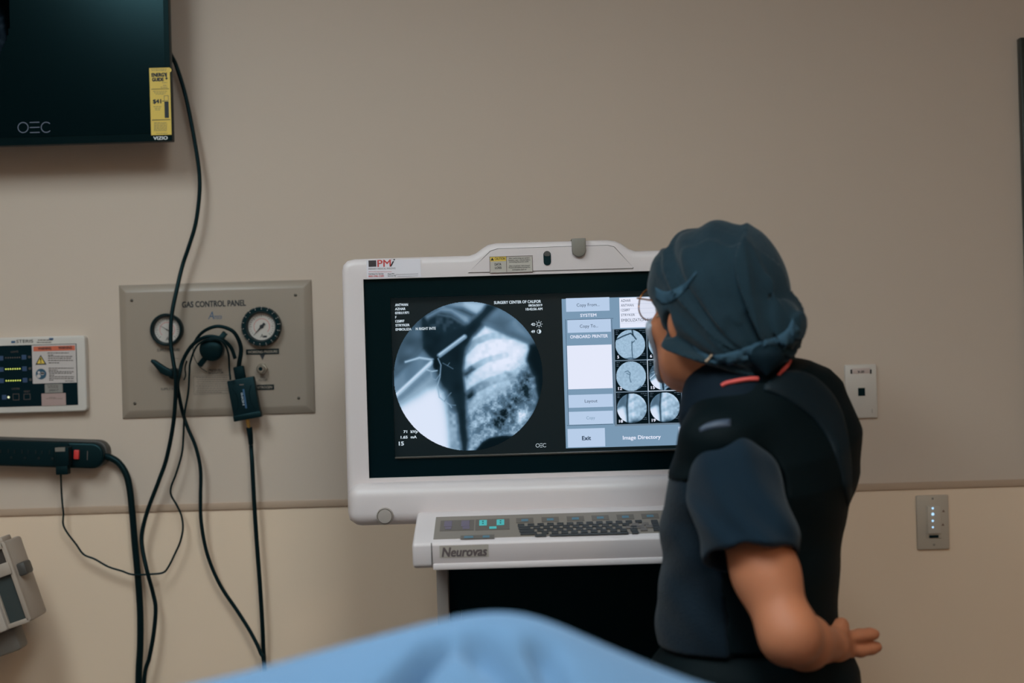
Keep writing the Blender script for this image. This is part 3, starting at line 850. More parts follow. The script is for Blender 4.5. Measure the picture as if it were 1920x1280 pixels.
outer = xz([(668, 985), (1430, 962), (1443, 957), (1448, 946), (1436, 482), (1432, 470), (1420, 463), (1300, 466.5), (1192, 470), (1180, 466), (1166, 456), (1154, 451), (1138, 449), (930, 455), (915, 458), (904, 465), (892, 474), (880, 478.5), (760, 482), (664, 485), (650, 488.5), (642, 497), (640, 508), (646, 760), (651, 960), (655, 976)], MY)
sx0, sx1 = P(686.5, 711, MY).x, P(1393, 690, MY).x
sz0, sz1 = P(1040, 886.5, MY).z, P(1040, 513, MY).z
mesh_obj('monitor_housing', prism_hole(outer, [(sx0, sz0), (sx1, sz0), (sx1, sz1), (sx0, sz1)], MY, MY + 0.11, 0.013), IVORY, con, 30)
bk = xz([(690, 930), (1400, 915), (1395, 520), (700, 530)], MY)
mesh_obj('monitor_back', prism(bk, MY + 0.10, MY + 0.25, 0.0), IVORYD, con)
GL = mat('screen_glass_black', (2, 16, 20), 0.3, 0.2, tint=TEALT)
gf = mesh_obj('screen_surround', prism_hole([(sx0, sz0), (sx1, sz0), (sx1, sz1), (sx0, sz1)],
      [(P(735, 700, MY).x, P(1040, 849, MY).z), (P(1352, 700, MY).x, P(1040, 849, MY).z), (P(1352, 700, MY).x, P(1040, 549, MY).z), (P(735, 700, MY).x, P(1040, 549, MY).z)], MY + 0.008, MY + 0.03, 0.0), GL, con)
mesh_obj('screen_ledge', join(bounds(P(735, 700, MY).x, P(1352, 700, MY).x, MY + 0.0035, MY + 0.012, P(1040, 852, MY).z, P(1040, 848, MY).z, 0.0015)), mat('ledge_reflection', (66, 62, 56), 0.3), con, 40)  # inner rim ledge; brown-grey colour stands in for the light it catches
cz = [P(650, 988, MY - 0.03).z, P(650, 909, MY - 0.03).z]
mesh_obj('chin', bounds(P(652, 950, MY - 0.03).x, P(1444, 940, MY - 0.03).x, MY - 0.036, MY + 0.10, cz[0], cz[1], 0.024, 6), IVORY, con, 30)
bq = P(722, 967, MY - 0.036)
kb = mesh_obj('adjust_button', lathe(bq, [(0.0152, 0.004), (0.0152, -0.003), (0.0135, -0.005), (0.0130, -0.003), (0.0125, -0.003), (0.0120, -0.006), (0.006, -0.0068)], 36), IVORYD, con, 30, 'round grey push button')
# hood over the screen with a groove, camera window and grey latch
gro = xz([(878, 511), (920, 471), (934, 466.5), (1139, 460), (1151, 463), (1187, 501), (1186, 503)], MY)
def grow(pts, d):
    cx = sum(p[0] for p in pts) / len(pts)
    cz_ = sum(p[1] for p in pts) / len(pts)
    return [(x + (d if x > cx else -d), z + (d if z > cz_ else -d)) for x, z in pts]
mesh_obj('hood_groove', prism(grow(gro, 0.0009)[::-1], MY - 0.0006, MY + 0.002), INKG, con)
hp = mesh_obj('hood_panel', prism(gro[::-1], MY - 0.0016, MY + 0.002, 0.0006, 1), IVORY, con, 40)
YH = MY - 0.0016
lt = xz([(1072, 447), (1098, 446), (1099, 470), (1096, 477), (1091, 480.5), (1085, 481.5), (1079, 480), (1074, 476), (1072.5, 470)], MY - 0.008)
mesh_obj('hood_latch', prism(lt, MY - 0.009, MY + 0.05, 0.002), mat('latch_grey', (124, 118, 108), 0.45), con, 40, 'grey plastic latch tab')
wn = P(1026, 484, YH)
k = YH / FPX
mesh_obj('sensor_window', prism(rrect(wn.x - 7 * k, wn.x + 7 * k, wn.z - 13.5 * k, wn.z + 13.5 * k, 6.8 * k), YH - 0.0012, YH + 0.001), BLACKP, con)
mesh_obj('sensor_cap', prism(rrect(wn.x - 5.6 * k, wn.x + 5.6 * k, wn.z + 4 * k, wn.z + 12.5 * k, 3 * k), YH - 0.0024, YH), mat('sensor_grey', (72, 72, 70), 0.4), con)
# caution label
Yc = YH - 0.0004
ca = pquad('caution_label', (918, 480, 999, 511), Yc, mat('label_silver', (186, 178, 168), 0.45), con, 'small caution label with yellow heading')
Yd = Yc - 0.0003
mesh_obj('label_border', join(outline_geo((918, 480, 999, 511), 0.9, Yd), quad(*prect(949.2, 481, 950, 510, Yd), Yd)), mat('ink_brown', (84, 62, 62), 0.6), ca)
mesh_obj('caution_heading', quad(*prect(919, 481, 949, 489.5, Yd), Yd), YELLOW, ca)
mesh_obj('hazard_triangle', tri_geo(923, 485.6, 3.0, Yd - 0.0002), INK, ca)
text('lettering', 'CAUTION', (927.5, 482.6, 947, 487.2), Yd - 0.0002, INK, ca, 0.02)
text('lettering', 'DATA', (927.5, 493, 940, 497.6), Yd, INK, ca, 0.03)
text('lettering', 'LOSS', (928, 499.6, 940.5, 504), Yd, INK, ca, 0.03)
for s, b in (('After performing any system', (954, 482.5, 993, 485.6)), ('function, wait 1 minute before', (953.5, 486, 994, 489)), ('proceeding this power outlet', (955, 489.4, 991, 492.4)),
             ('After shutdown, wait around', (954.5, 496.6, 993, 499.6)), ('10 seconds before turning the', (954, 500, 994, 503)), ('workstation back on', (960, 503.6, 987, 506.6))):
    text('lettering', s, b, Yd, INK, ca, 0.01)
# service sticker
Ys = MY - 0.0006
sv = pquad('service_sticker', (687.5, 486.5, 789, 520.5), Ys, PAPER, con, 'white service sticker with red lettering')
Yt = Ys - 0.0003
mesh_obj('logo_picture', quad(*prect(691, 488, 705.5, 500, Yt), Yt), mat('picture_dark', (52, 44, 46), 0.6, vary=0.5, vscale=300), sv)
text('logo_lettering', 'PM', (707.5, 487, 733, 500), Yt, INKR, sv, 0.015)
text('logo_lettering', 'i', (731, 485.5, 741, 499.5), Yt - 0.0002, INK, sv, 0.01, 0.5)
text('lettering', 'PRIMARY MEDICAL IMAGING', (691, 501.8, 741.5, 505), Yt, INKG, sv, -0.01)
small_print([(691, 509.3, 734)], Yt, INKR, sv, 0.7)
text('lettering', 'Call Now For Service', (691, 511.8, 719, 514.6), Yt, INK, sv, 0.02)
text('lettering', '800-596-2281', (691, 515.8, 720, 519.2), Yt, INKR, sv, 0.02)
text('lettering', 'Next PM:', (727, 512, 739.5, 514.6), Yt, INK, sv, 0.02)
text('lettering', 'Serviced By:', (727, 515.8, 743, 518.6), Yt, INK, sv, 0.02)
pquad('rule', (741, 513.6, 784, 514.2), Yt, INKG, sv)
pquad('rule', (745, 517.2, 784, 517.7), Yt, INKG, sv)

# ------------------------------------------------------------------ the picture on the screen
DYS = MY + 0.022
dsp = pquad('display', (733, 545, 1356, 852), DYS, mat('display_black', (5, 14, 17), 0.35, 0.3, emit=(8, 18, 21), estr=1.0), con)
YA = DYS - 0.0006
YB = DYS - 0.0012
YC = DYS - 0.0018
YD = DYS - 0.0024
SWHITE = emat('screen_white', (228, 233, 250), 1.0)
STEXT = emat('screen_text_white', (205, 220, 230), 1.0)
SPANEL = emat('screen_panel_blue', (122, 152, 178), 1.0)
SBTN = emat('screen_button_blue', (184, 205, 232), 1.0)
SDARK = emat('screen_text_dark', (44, 62, 84), 1.0)
SBLACK = emat('screen_black', (8, 20, 26), 1.0)
SLINE = emat('screen_line_grey', (110, 130, 148), 1.0)

def vcol_mat(name, gain=1.0):
    m = bpy.data.materials.new(name)
    m.use_nodes = True
    nt = m.node_tree
    nt.nodes.clear()
    a_ = nt.nodes.new('ShaderNodeAttribute')
    a_.attribute_name = 'pixels'
    e_ = nt.nodes.new('ShaderNodeEmission')
    e_.inputs[1].default_value = gain
    o_ = nt.nodes.new('ShaderNodeOutputMaterial')
    nt.links.new(a_.outputs['Color'], e_.inputs[0])
    nt.links.new(e_.outputs[0], o_.inputs[0])
    return m
VCOL = vcol_mat('radiograph_pixels')

def vnoise(x, y, cell, seed):
    r = np.random.default_rng(seed)
    g = r.random((80, 80))
    gx, gy = x / cell, y / cell
    ix, iy = np.floor(gx).astype(int), np.floor(gy).astype(int)
    fx_, fy_ = gx - ix, gy - iy
    fx_, fy_ = fx_ * fx_ * (3 - 2 * fx_), fy_ * fy_ * (3 - 2 * fy_)
    G = lambda i, j: g[i % 80, j % 80]
    return (G(ix, iy) * (1 - fx_) + G(ix + 1, iy) * fx_) * (1 - fy_) + (G(ix, iy + 1) * (1 - fx_) + G(ix + 1, iy + 1) * fx_) * fy_

def seg_d(x, y, pts):
    d = np.full(x.shape, 1e9)
    for (x0, y0), (x1, y1) in zip(pts[:-1], pts[1:]):
        dx, dy = x1 - x0, y1 - y0
        t = np.clip(((x - x0) * dx + (y - y0) * dy) / (dx * dx + dy * dy + 1e-9), 0, 1)
        d = np.minimum(d, np.hypot(x - x0 - t * dx, y - y0 - t * dy))
    return d

def poly_m(x, y, pts, soft):
    """soft mask of a polygon"""
    d = seg_d(x, y, pts + [pts[0]])
    ins = np.zeros(x.shape, bool)
    n = len(pts)
    for i in range(n):
        (x0, y0), (x1, y1) = pts[i], pts[(i + 1) % n]
        cnd = ((y0 > y) != (y1 > y)) & (x < (x1 - x0) * (y - y0) / (y1 - y0 + 1e-12) + x0)
        ins ^= cnd
    s = np.where(ins, d, -d)
    return 1 / (1 + np.exp(-np.clip(s / soft, -30, 30)))

def line_m(x, y, pts, w_, soft=2.0):
    return 1 / (1 + np.exp(np.clip((seg_d(x, y, pts) - w_) / soft, -30, 30)))

def shade(I):
    """display colour of a radiograph value"""
    I = np.clip(I, 0, 1)
    st = np.array([0, 0.15, 0.45, 0.75, 1.0])
    cols = np.array([lin(c_) for c_ in ((5, 15, 19), (26, 45, 56), (92, 122, 146), (168, 198, 222), (226, 234, 252))])
    return np.stack([np.interp(I, st, cols[:, i]) for i in range(3)], -1)

def mix(I, v, m):
    return I * (1 - m) + v * m

def chest(x, y):
    """arteriogram of shoulder and rib cage; coordinates as in the photo crop (centre 713,619 radius 561)"""
    n1, n2, n3 = vnoise(x, y, 70, 1), vnoise(x, y, 26, 2), vnoise(x, y, 11, 3)
    I = 0.26 + 0.12 * (n1 - 0.5) + 0.05 * (n2 - 0.5)
    # outer shoulder tissue
    I = mix(I, 0.22 + 0.18 * n1, poly_m(x, y, [(120, 640), (380, 400), (380, 170), (60, 200)], 18))
    I = mix(I, 0.40 + 0.12 * n1, poly_m(x, y, [(150, 620), (375, 395), (450, 490), (440, 560), (170, 790), (120, 790)], 8))
    I = mix(I, 0.30, line_m(x, y, [(150, 605), (390, 395)], 12, 8))
    I = mix(I, 0.62, poly_m(x, y, [(170, 790), (450, 560), (480, 660), (330, 760), (180, 830)], 30))
    # bright top arches and collar bone
    I = mix(I, 0.62 + 0.2 * (n1 - 0.5), poly_m(x, y, [(480, 100), (640, 60), (700, 55), (870, 80), (800, 150), (760, 185), (700, 210), (620, 130), (540, 105)], 12))
    I = mix(I, 0.16, poly_m(x, y, [(560, 90), (690, 105), (800, 160), (750, 180), (640, 130)], 12))
    I = mix(I, 0.75, poly_m(x, y, [(700, 62), (860, 78), (830, 130), (790, 150), (700, 85)], 10))
    # shoulder blade dark mass
    dark = [(380, 170), (500, 130), (600, 180), (700, 240), (800, 170), (870, 85), (980, 105), (870, 200), (760, 290), (700, 400), (672, 560), (690, 760), (690, 1200), (645, 1200), (625, 900), (590, 780), (510, 700), (470, 540), (440, 470), (380, 400)]
    I = mix(I, 0.05 + 0.05 * n1, poly_m(x, y, dark, 10))
    I = mix(I, 0.13 + 0.10 * n2, poly_m(x, y, [(400, 180), (500, 140), (600, 175), (690, 245), (560, 300), (420, 250)], 14))
    I = mix(I, 0.11, poly_m(x, y, [(540, 300), (690, 270), (650, 330), (520, 430), (500, 380)], 16))
    I = mix(I, 0.55, line_m(x, y, [(420, 165), (520, 115), (600, 120), (720, 205)], 9, 8))
    I = mix(I, 0.30, line_m(x, y, [(500, 150), (600, 170), (690, 225)], 6, 5))
    # right upper chest
    I = mix(I, 0.55 + 0.15 * (n1 - 0.5), poly_m(x, y, [(960, 110), (1100, 190), (1200, 340), (1180, 390), (1000, 320), (860, 245), (840, 220)], 12))
    I = mix(I, 0.30, poly_m(x, y, [(850, 205), (960, 160), (1060, 200), (1010, 310), (930, 290)], 22))
    I = mix(I, 0.32, poly_m(x, y, [(930, 280), (1060, 290), (1215, 370), (1200, 400), (1010, 330)], 9))
    # lung field
    lung = [(850, 250), (1000, 320), (1165, 395), (1180, 430), (1150, 520), (1180, 600), (1215, 640), (1230, 800), (1200, 920), (1060, 1080), (860, 1090), (740, 1190), (690, 1195), (705, 1100), (690, 960), (700, 820), (690, 700), (680, 600), (705, 430), (760, 330)]
    lm = poly_m(x, y, lung, 7)
    L = 0.86 - 0.0004 * np.clip(y - 520, 0, 999) + 0.12 * (n2 - 0.5)
    core = np.exp(-(((x - 960) / 210) ** 2 + ((y - 470) / 190) ** 2))
    L = L + 0.15 * core
    for rib, wd in (([(690, 440), (780, 360), (900, 320), (1040, 330)], 24), ([(680, 600), (740, 560), (860, 500), (1000, 470)], 22), ([(690, 770), (760, 720), (880, 660), (1040, 620)], 30), ([(690, 970), (780, 890), (860, 850), (960, 800)], 26), ([(1000, 600), (1080, 640), (1150, 610)], 14)):
        L = mix(L, L - 0.36 * (0.4 + 0.6 * np.clip((980 - x) / 300, 0, 1)), line_m(x, y, rib, wd, 4))
    L = mix(L, L - 0.35, poly_m(x, y, [(680, 600), (740, 550), (770, 570), (700, 650)], 8))
    L = mix(L, L - 0.40, poly_m(x, y, [(690, 760), (740, 730), (770, 770), (710, 820)], 10))
    mot = poly_m(x, y, [(1180, 540), (1090, 600), (1010, 720), (820, 830), (720, 900), (700, 1180), (1100, 1060), (1230, 900), (1230, 600)], 40)
    n4 = vnoise(x + 0.5 * y, y - 0.5 * x, 38, 14)
    tex = n4 * 0.40 + n2 * 0.35 + n3 * 0.25
    bump = np.clip((tex - 0.30) * 1.9, 0, 1)
    low = 0.34 + 0.46 * bump
    low = low - 0.38 * poly_m(x, y, [(1080, 590), (1220, 600), (1220, 840), (1120, 800), (980, 1010), (860, 1010), (940, 860), (1040, 760)], 30)
    low = low + 0.25 * poly_m(x, y, [(1060, 830), (1120, 840), (1160, 930), (1090, 960), (1050, 920)], 14)
    L = mix(L, low, mot)
    I = mix(I, L, lm)
    # black below the diaphragm and at the right rim
    I = mix(I, 0.02, poly_m(x, y, [(735, 1200), (800, 1120), (860, 1088), (950, 1072), (1060, 1078), (1300, 1100), (1300, 1300), (735, 1300)], 5))
    I = mix(I, 0.03, poly_m(x, y, [(1185, 400), (1300, 380), (1300, 1080), (1190, 1080), (1205, 900), (1235, 800), (1215, 640), (1175, 560), (1160, 500)], 9))
    # overexposed upper arm
    I = mix(I, 0.97, poly_m(x, y, [(150, 880), (200, 820), (330, 750), (400, 705), (470, 690), (520, 740), (545, 830), (560, 940), (570, 1100), (570, 1200), (100, 1200)], 16))
    I = mix(I, 0.62 + 0.2 * (n2 - 0.5), poly_m(x, y, [(565, 880), (610, 900), (645, 1190), (560, 1200), (570, 1050)], 9))
    # catheter and vessels
    I = mix(I, 0.70, line_m(x, y, [(160, 755), (450, 500)], 15, 3))
    I = mix(I, 0.88, line_m(x, y, [(160, 748), (450, 495)], 7, 3))
    I = mix(I, 0.55, line_m(x, y, [(500, 458), (695, 322)], 17, 3))
    I = mix(I, 0.78, line_m(x, y, [(500, 450), (690, 318)], 5, 3))
    I = mix(I, 0.75, line_m(x, y, [(245, 498), (350, 470), (450, 488)], 7, 3))
    I = mix(I, 0.03, poly_m(x, y, [(450, 490), (490, 465), (510, 520), (480, 570), (455, 550)], 5))
    for pts, wd, v in (([(490, 480), (510, 530), (500, 620), (480, 680), (490, 770), (530, 805), (570, 830), (580, 850)], 3.5, 0.62), ([(400, 560), (440, 575), (480, 570)], 4, 0.7),
                       ([(430, 570), (440, 630), (470, 640), (500, 600)], 3, 0.55), ([(525, 515), (560, 535), (600, 560)], 2, 0.4), ([(560, 535), (575, 515)], 2, 0.4),
                       ([(530, 800), (560, 760), (580, 740)], 2, 0.45), ([(560, 830), (610, 835)], 2, 0.5)):
        I = mix(I, v, line_m(x, y, pts, wd, 2))
    return I

def radiograph(name, px, py, rpx, N, fn, Y, parent, gain=1.0, m=None):
    """round lit picture: a fine grid whose vertices carry the display colour"""
    k_ = Y / FPX
    c_ = P(px, py, Y)
    u = np.linspace(-1, 1, N)
    X, Z = np.meshgrid(u, u, indexing='ij')
    keep = X * X + Z * Z <= 1.0
    idx = -np.ones((N, N), int)
    idx[keep] = np.arange(keep.sum())
    V = np.stack([c_.x + X[keep] * rpx * k_, np.full(keep.sum(), Y), c_.z + Z[keep] * rpx * k_], 1)
    q_ = np.stack([idx[:-1, :-1], idx[1:, :-1], idx[1:, 1:], idx[:-1, 1:]], -1).reshape(-1, 4)
    q_ = q_[(q_ >= 0).all(1)]
    col = shade(fn(X, -Z)) * gain
    col = col[keep]
    o = mesh_obj(name, (V, q_), m or VCOL, parent)
    at = o.data.attributes.new('pixels', 'FLOAT_COLOR', 'POINT')
    at.data.foreach_set('color', np.concatenate([col, np.ones((len(col), 1))], 1).astype(np.float32).ravel())
    return o

radiograph('radiograph', 878, 705, 140, 330, lambda u, v: chest(713 + 561 * u, 619 + 561 * v), YA, dsp)

class Crop:
    def __init__(s, ox, oy, sc): s.o = (ox, oy, sc)
    def __call__(s, x0, y0, x1, y1):
        ox, oy, sc = s.o
        return (ox + x0 / sc, oy + y0 / sc, ox + x1 / sc, oy + y1 / sc)
K1 = Crop(700, 550, 4.0)
for s, b in (('ANTWAN', (163, 75, 260, 95)), ('AZHAR', (163, 106, 241, 125)), ('07/01/1971', (163, 136, 267, 155)), ('F', (164, 169, 174, 187)), ('125897', (165, 198, 233, 217)),
             ('STRYKER', (166, 228, 272, 247)), ('EMBOLIZA', (167, 259, 285, 278)), ('N RIGHT INTE', (318, 253, 468, 273)), ('SURGERY CENTER OF CALIFOR', (905, 53, 1257, 75)),
             ('08/26/2019', (1163, 80, 1267, 97)), ('10:42:56 AM', (1143, 107, 1268, 126)), ('42', (1183, 221, 1212, 242)), ('49', (1183, 275, 1212, 296)),
             ('71', (226, 1026, 254, 1046)), ('kVp', (280, 1024, 333, 1052)), ('1.65', (205, 1067, 257, 1088)), ('mA', (280, 1065, 325, 1086)), ('15', (191, 1110, 229, 1140))):
    text('screen_lettering', s, K1(*b), YB, STEXT, dsp, 0.03)
mesh_obj('screen_logo', oec_geo(K1(1218, 1124, 1300, 1153), YB, 0.1), STEXT, dsp)
q = P(700 + 1242 / 4, 550 + 230 / 4, YB)
g_ = [ring(q, 0.0026, 0.0034, 0, 360, 20)]
for i in range(8):
    a = math.pi / 4 * i
    x, z = math.cos(a), math.sin(a)
    w_ = 0.0004
    g_.append((np.array([(q.x + x * 0.0043 - z * w_, q.y, q.z + z * 0.0043 + x * w_), (q.x + x * 0.0066 - z * w_, q.y, q.z + z * 0.0066 + x * w_), (q.x + x * 0.0066 + z * w_, q.y, q.z + z * 0.0066 - x * w_), (q.x + x * 0.0043 + z * w_, q.y, q.z + z * 0.0043 - x * w_)]), [[0, 1, 2, 3]]))
mesh_obj('brightness_icon', join(*g_), STEXT, dsp)
q = P(700 + 1243 / 4, 550 + 285 / 4, YB)
V = [(q.x + 0.0032 * math.cos(a), q.y, q.z + 0.0032 * math.sin(a)) for a in np.linspace(-math.pi / 2, math.pi / 2, 14)]
mesh_obj('contrast_icon', join(ring(q, 0.0031, 0.0039, 0, 360, 22), (np.array(V), [list(range(14))])), STEXT, dsp)

# directory pane
K2 = Crop(1040, 540, 4.0)
dirp = pquad('directory_pane', (1057, 556, 1350, 836), YA, SPANEL, dsp)
def ui(name, b, m, Y=YB):
    return pquad(name, K2(*b), Y, m, dsp)
def uit(s, b, m, bold=0.02, Y=YC):
    return text('screen_lettering', s, K2(*b), Y, m, dsp, bold)
ui('screen_button', (85, 72, 411, 173), SBTN)
uit('Copy From...', (165, 113, 337, 144), SDARK, 0.0)
uit('SYSTEM', (192, 191, 313, 215), SWHITE, 0.02)
mesh_obj('group_border', outline_geo(K2(92, 231, 440, 1026), 0.7, YB), SDARK, dsp)
ui('screen_button', (96, 235, 421, 331), SBTN)
uit('Copy To...', (189, 272, 326, 303), SDARK, 0.0)
uit('ONBOARD PRINTER', (116, 349, 399, 374), SWHITE, 0.02)
ui('printer_list', (97, 427, 431, 754), SWHITE)
ui('screen_button', (104, 797, 436, 893), SBTN)
uit('Layout', (226, 834, 321, 864), SDARK, 0.0)
ui('screen_button', (107, 923, 438, 1020), SBTN)
uit('Copy', (238, 960, 303, 990), SPANEL, 0.0)
ui('screen_button', (98, 1052, 378, 1190), SBTN)
uit('Exit', (205, 1108, 273, 1140), SDARK, 0.03)
uit('Image Directory', (511, 1103, 796, 1141), SWHITE, 0.02)
ui('screen_button', (929, 1035, 1180, 1160), SBTN)
ui('patient_box', (487, 62, 1190, 288), SWHITE)
for s, b in (('AZHAR', (497, 84, 570, 103)), ('ANTWAN', (497, 119, 592, 138)), ('125897', (498, 155, 564, 174)), ('STRYKER', (498, 192, 602, 210)), ('EMBOLIZATION RIGHT INTE', (500, 226, 830, 248))):
    uit(s, b, SDARK, 0.0)
SRULE = emat('screen_rule', (206, 214, 236))
for i in range(5):
    pquad('row_rule', K2(492, 108 + 36 * i, 1185, 111 + 36 * i), YB - 0.0002, SRULE, dsp)

def vess(u, v):
    n = vnoise(u * 300 + 400, v * 300 + 400, 22, 5)
    I = 0.70 + 0.10 * (n - 0.5)
    for pts, wd in (([(-0.95, -0.35), (-0.4, -0.6), (0.05, -0.75), (0.2, -0.62), (0.4, -0.35)], 0.035), ([(0.15, -1), (0.2, -0.62)], 0.04), ([(0.12, -0.2), (0.1, 0.3), (0.14, 0.9)], 0.018), ([(0.3, -0.25), (0.12, -0.1)], 0.015)):
        I = mix(I, 0.10, line_m(u, v, pts, wd, 0.012))
    return mix(I, 0.2, line_m(u, v, [(-0.4, 0.95), (0.0, 0.9), (0.4, 0.98)], 0.03, 0.02))
def vess2(u, v):
    n = vnoise(u * 300 + 900, v * 300 + 400, 30, 6)
    I = 0.69 + 0.10 * (n - 0.5)
    for pts, wd in (([(-0.4, -0.3), (-0.2, -0.36), (-0.05, -0.2), (-0.1, 0.1), (-0.02, 0.4)], 0.016), ([(-0.1, -0.1), (-0.3, -0.2)], 0.012)):
        I = mix(I, 0.25, line_m(u, v, pts, wd, 0.012))
    return mix(I, 0.2, line_m(u, v, [(0.4, 0.9), (0.62, 0.7)], 0.02, 0.02))
def armpic(u, v):
    n1, n2 = vnoise(u * 300 + 700, v * 300 + 300, 40, 8), vnoise(u * 300, v * 300 + 500, 90, 9)
    I = 0.76 + 0.16 * (n1 - 0.5) + 0.25 * (n2 - 0.5) - 0.10 * np.clip(np.sin(9 * v + 4 * u), 0, 1)
    I = mix(I, 0.95, poly_m(u, v, [(-1.1, 0.1), (-0.6, -0.2), (-0.35, 0.9), (-1, 1)], 0.05))
    I = mix(I, 0.35, poly_m(u, v, [(-0.8, -0.9), (-0.3, -0.9), (-0.35, -0.1), (-0.55, -0.15), (-1.0, 0.0)], 0.06))
    I = mix(I, 0.05, line_m(u, v, [(-0.25, -1.0), (-0.33, -0.1), (-0.3, 1.0)], 0.045, 0.03))
    I = mix(I, 0.40 + 0.3 * n1, poly_m(u, v, [(0.5, 0.2), (1, -0.1), (1, 0.6), (0.3, 0.6)], 0.12))
    return mix(I, 0.12, poly_m(u, v, [(-0.25, 1.0), (0.1, 0.85), (0.8, 0.8), (0.6, 1.1)], 0.04))
def small_chest(u, v):
    return chest(713 + 561 * u, 619 + 561 * v)

cols = (1151.5, 1213.0, 1275.3, 1337.5)
rows = (615.5, 674.8, 733.5, 794.5)
cells = (('5', vess), ('6', vess), ('7', vess), ('12', vess2), ('15', small_chest), ('17', vess2), ('18', armpic), ('19', armpic), ('21', vess2))
mesh_obj('thumbnail_backing', quad(*prect(1150.3, 614, 1340, 796, YB), YB), SLINE, dsp)
for i, (s, fn) in enumerate(cells):
    r_, c_ = divmod(i, 3)
    x0, x1 = cols[c_] + 0.8, cols[c_ + 1] - 0.8
    y0, y1 = rows[r_] + 0.8, rows[r_ + 1] - 0.8
    sh = -0.03 * (x0 - 1151) + 0.4 + 0.004 * (y0 - 615)
    xs = 0.027 * (y0 - 615)
    x0, x1, y0, y1 = x0 + xs, x1 + xs, y0 + sh, y1 + sh
    if s == '15':
        pquad('selected_frame', (x0 - 1.6, y0 - 1.6, x1 + 1.6, y1 + 1.6), YC + 0.0002, emat('screen_select', (190, 205, 222)), dsp)
    pquad('thumbnail', (x0, y0, x1, y1), YC, SBLACK, dsp)
    radiograph('thumbnail_picture', (x0 + x1) / 2 - 0.6, (y0 + y1) / 2 + 0.3, 28.2, 90, fn, YD, dsp)
    text('screen_lettering', s, (x0 + (5 if len(s) == 1 else 5), y1 - 8, x0 + (8.5 if len(s) == 1 else 12.5), y1 - 2.4), YD - 0.0004, SWHITE, dsp, 0.03)
    small_print([(x0 + 2, y0 + 3.5, x0 + 8), (x0 + 2, y0 + 7, x0 + 6), (x0 + 2, y0 + 10, x0 + 7), (x1 - 14, y0 + 2.5, x1 - 2), (x1 - 8, y0 + 6, x1 - 2), (x1 - 7, y1 - 12, x1 - 2), (x1 - 12, y1 - 9, x1 - 2)], YD, SLINE, dsp, 0.6)

# dim radiograph running off the left of the television
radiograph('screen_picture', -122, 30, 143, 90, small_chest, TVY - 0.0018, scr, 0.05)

# ------------------------------------------------------------------ keyboard shelf
KB, KF = 2.50, 2.36
zb, zf = P(775, 962, KB).z, P(790, 1019, KF).z
ex = np.array((1.0, 0, 0))
es = np.array((0, KF - KB, zf - zb))
SL = np.linalg.norm(es)
es /= SL
en = np.cross(ex, es)
en = en if en[2] > 0 else -en
kp = np.array((0, KB, zb))
def TP(px, py, off=0.0):
    """point of the shelf top seen at a pixel, lifted off it by off"""
    r = np.array(ray(px, py))
    o = np.array((0, 0, CZ))
    b = kp + en * off
    t = np.dot(b - o, en) / np.dot(r, en)
    return o + r * t
kx0 = -0.176
kx1 = 0.36
prof = [(KB, zb), (KF, zf), (KF + 0.006, zf - 0.040), (KF + 0.02, zf - 0.044), (KB + 0.10, zf - 0.040), (KB + 0.10, zb - 0.004)]
def xprism(prof, x0, x1, bev):
    bm = bmesh.new()
    vs = [bm.verts.new((x0, y, z)) for y, z in prof]
    f = bm.faces.new(vs)
    r = bmesh.ops.extrude_face_region(bm, geom=[f])
    for e in r['geom']:
        if isinstance(e, bmesh.types.BMVert):
            e.co.x = x1
    bmesh.ops.recalc_face_normals(bm, faces=bm.faces[:])
    bmesh.ops.bevel(bm, geom=bm.edges[:], offset=bev, segments=3, profile=0.5, affect='EDGES')
    bm.verts.index_update()
    return from_bm(bm)
kbd = mesh_obj('keyboard_shelf', xprism(prof, kx0, kx1, 0.006), IVORY, con, 30)
def tslab(cx0, cx1, s0, s1, off, th, bev=0.0):
    """slab lying on the sloped shelf: x range, distance range from its rear edge, base offset, thickness"""
    bm = bmesh.new()
    bmesh.ops.create_cube(bm, size=1.0)
    for v in bm.verts:
        p_ = kp + ex * ((cx0 + cx1) / 2 + v.co.x * (cx1 - cx0)) + es * ((s0 + s1) / 2 - v.co.y * (s1 - s0)) + en * (off + th / 2 + v.co.z * th)
        v.co = Vector(p_)
    if bev:
        bmesh.ops.bevel(bm, geom=bm.edges[:], offset=bev, segments=1, affect='EDGES')
    bmesh.ops.recalc_face_normals(bm, faces=bm.faces[:])
    bm.verts.index_update()
    return from_bm(bm)
def tpx(x0, y0, x1, y1, off, th, bev=0.0):
    """slab whose outline fills a pixel box on the shelf"""
    xm, ym = (x0 + x1) / 2, (y0 + y1) / 2
    a_, b_ = TP(x0, ym), TP(x1, ym)
    t_, u_ = TP(xm, y0), TP(xm, y1)
    return tslab(a_[0], b_[0], np.dot(t_ - kp, es), np.dot(u_ - kp, es), off, th, bev)
K3 = Crop(760, 930, 4.0)
PADG = mat('key_panel_grey', (132, 122, 112), 0.45)
PADD = mat('pad_dark_grey', (100, 92, 84), 0.45)
ta, tb = TP(822, 970), TP(830, 1010.5)
mesh_obj('key_panel', tslab(ta[0] - 0.004, kx1 - 0.012, np.dot(ta - kp, es), np.dot(tb - kp, es), 0.0, 0.0012), PADG, kbd)
def kpart(name, b, m, off, th, bev=0.0):
    return mesh_obj(name, tpx(*K3(*b), off, th, bev), m, kbd)
PURP = mat('icon_purple', (108, 98, 116), 0.5)
CYAN = mat('icon_cyan', (80, 186, 186), 0.5, emit=(60, 200, 200), estr=0.12)
TEAL = mat('icon_teal', (84, 122, 140), 0.5)
kpart('button_pad', (262, 186, 516, 264), PADD, 0.0012, 0.0006)
kpart('button_pad', (526, 177, 782, 258), PADD, 0.0012, 0.0006)
kpart('button_pad', (414, 298, 668, 326), PADD, 0.0012, 0.0006)
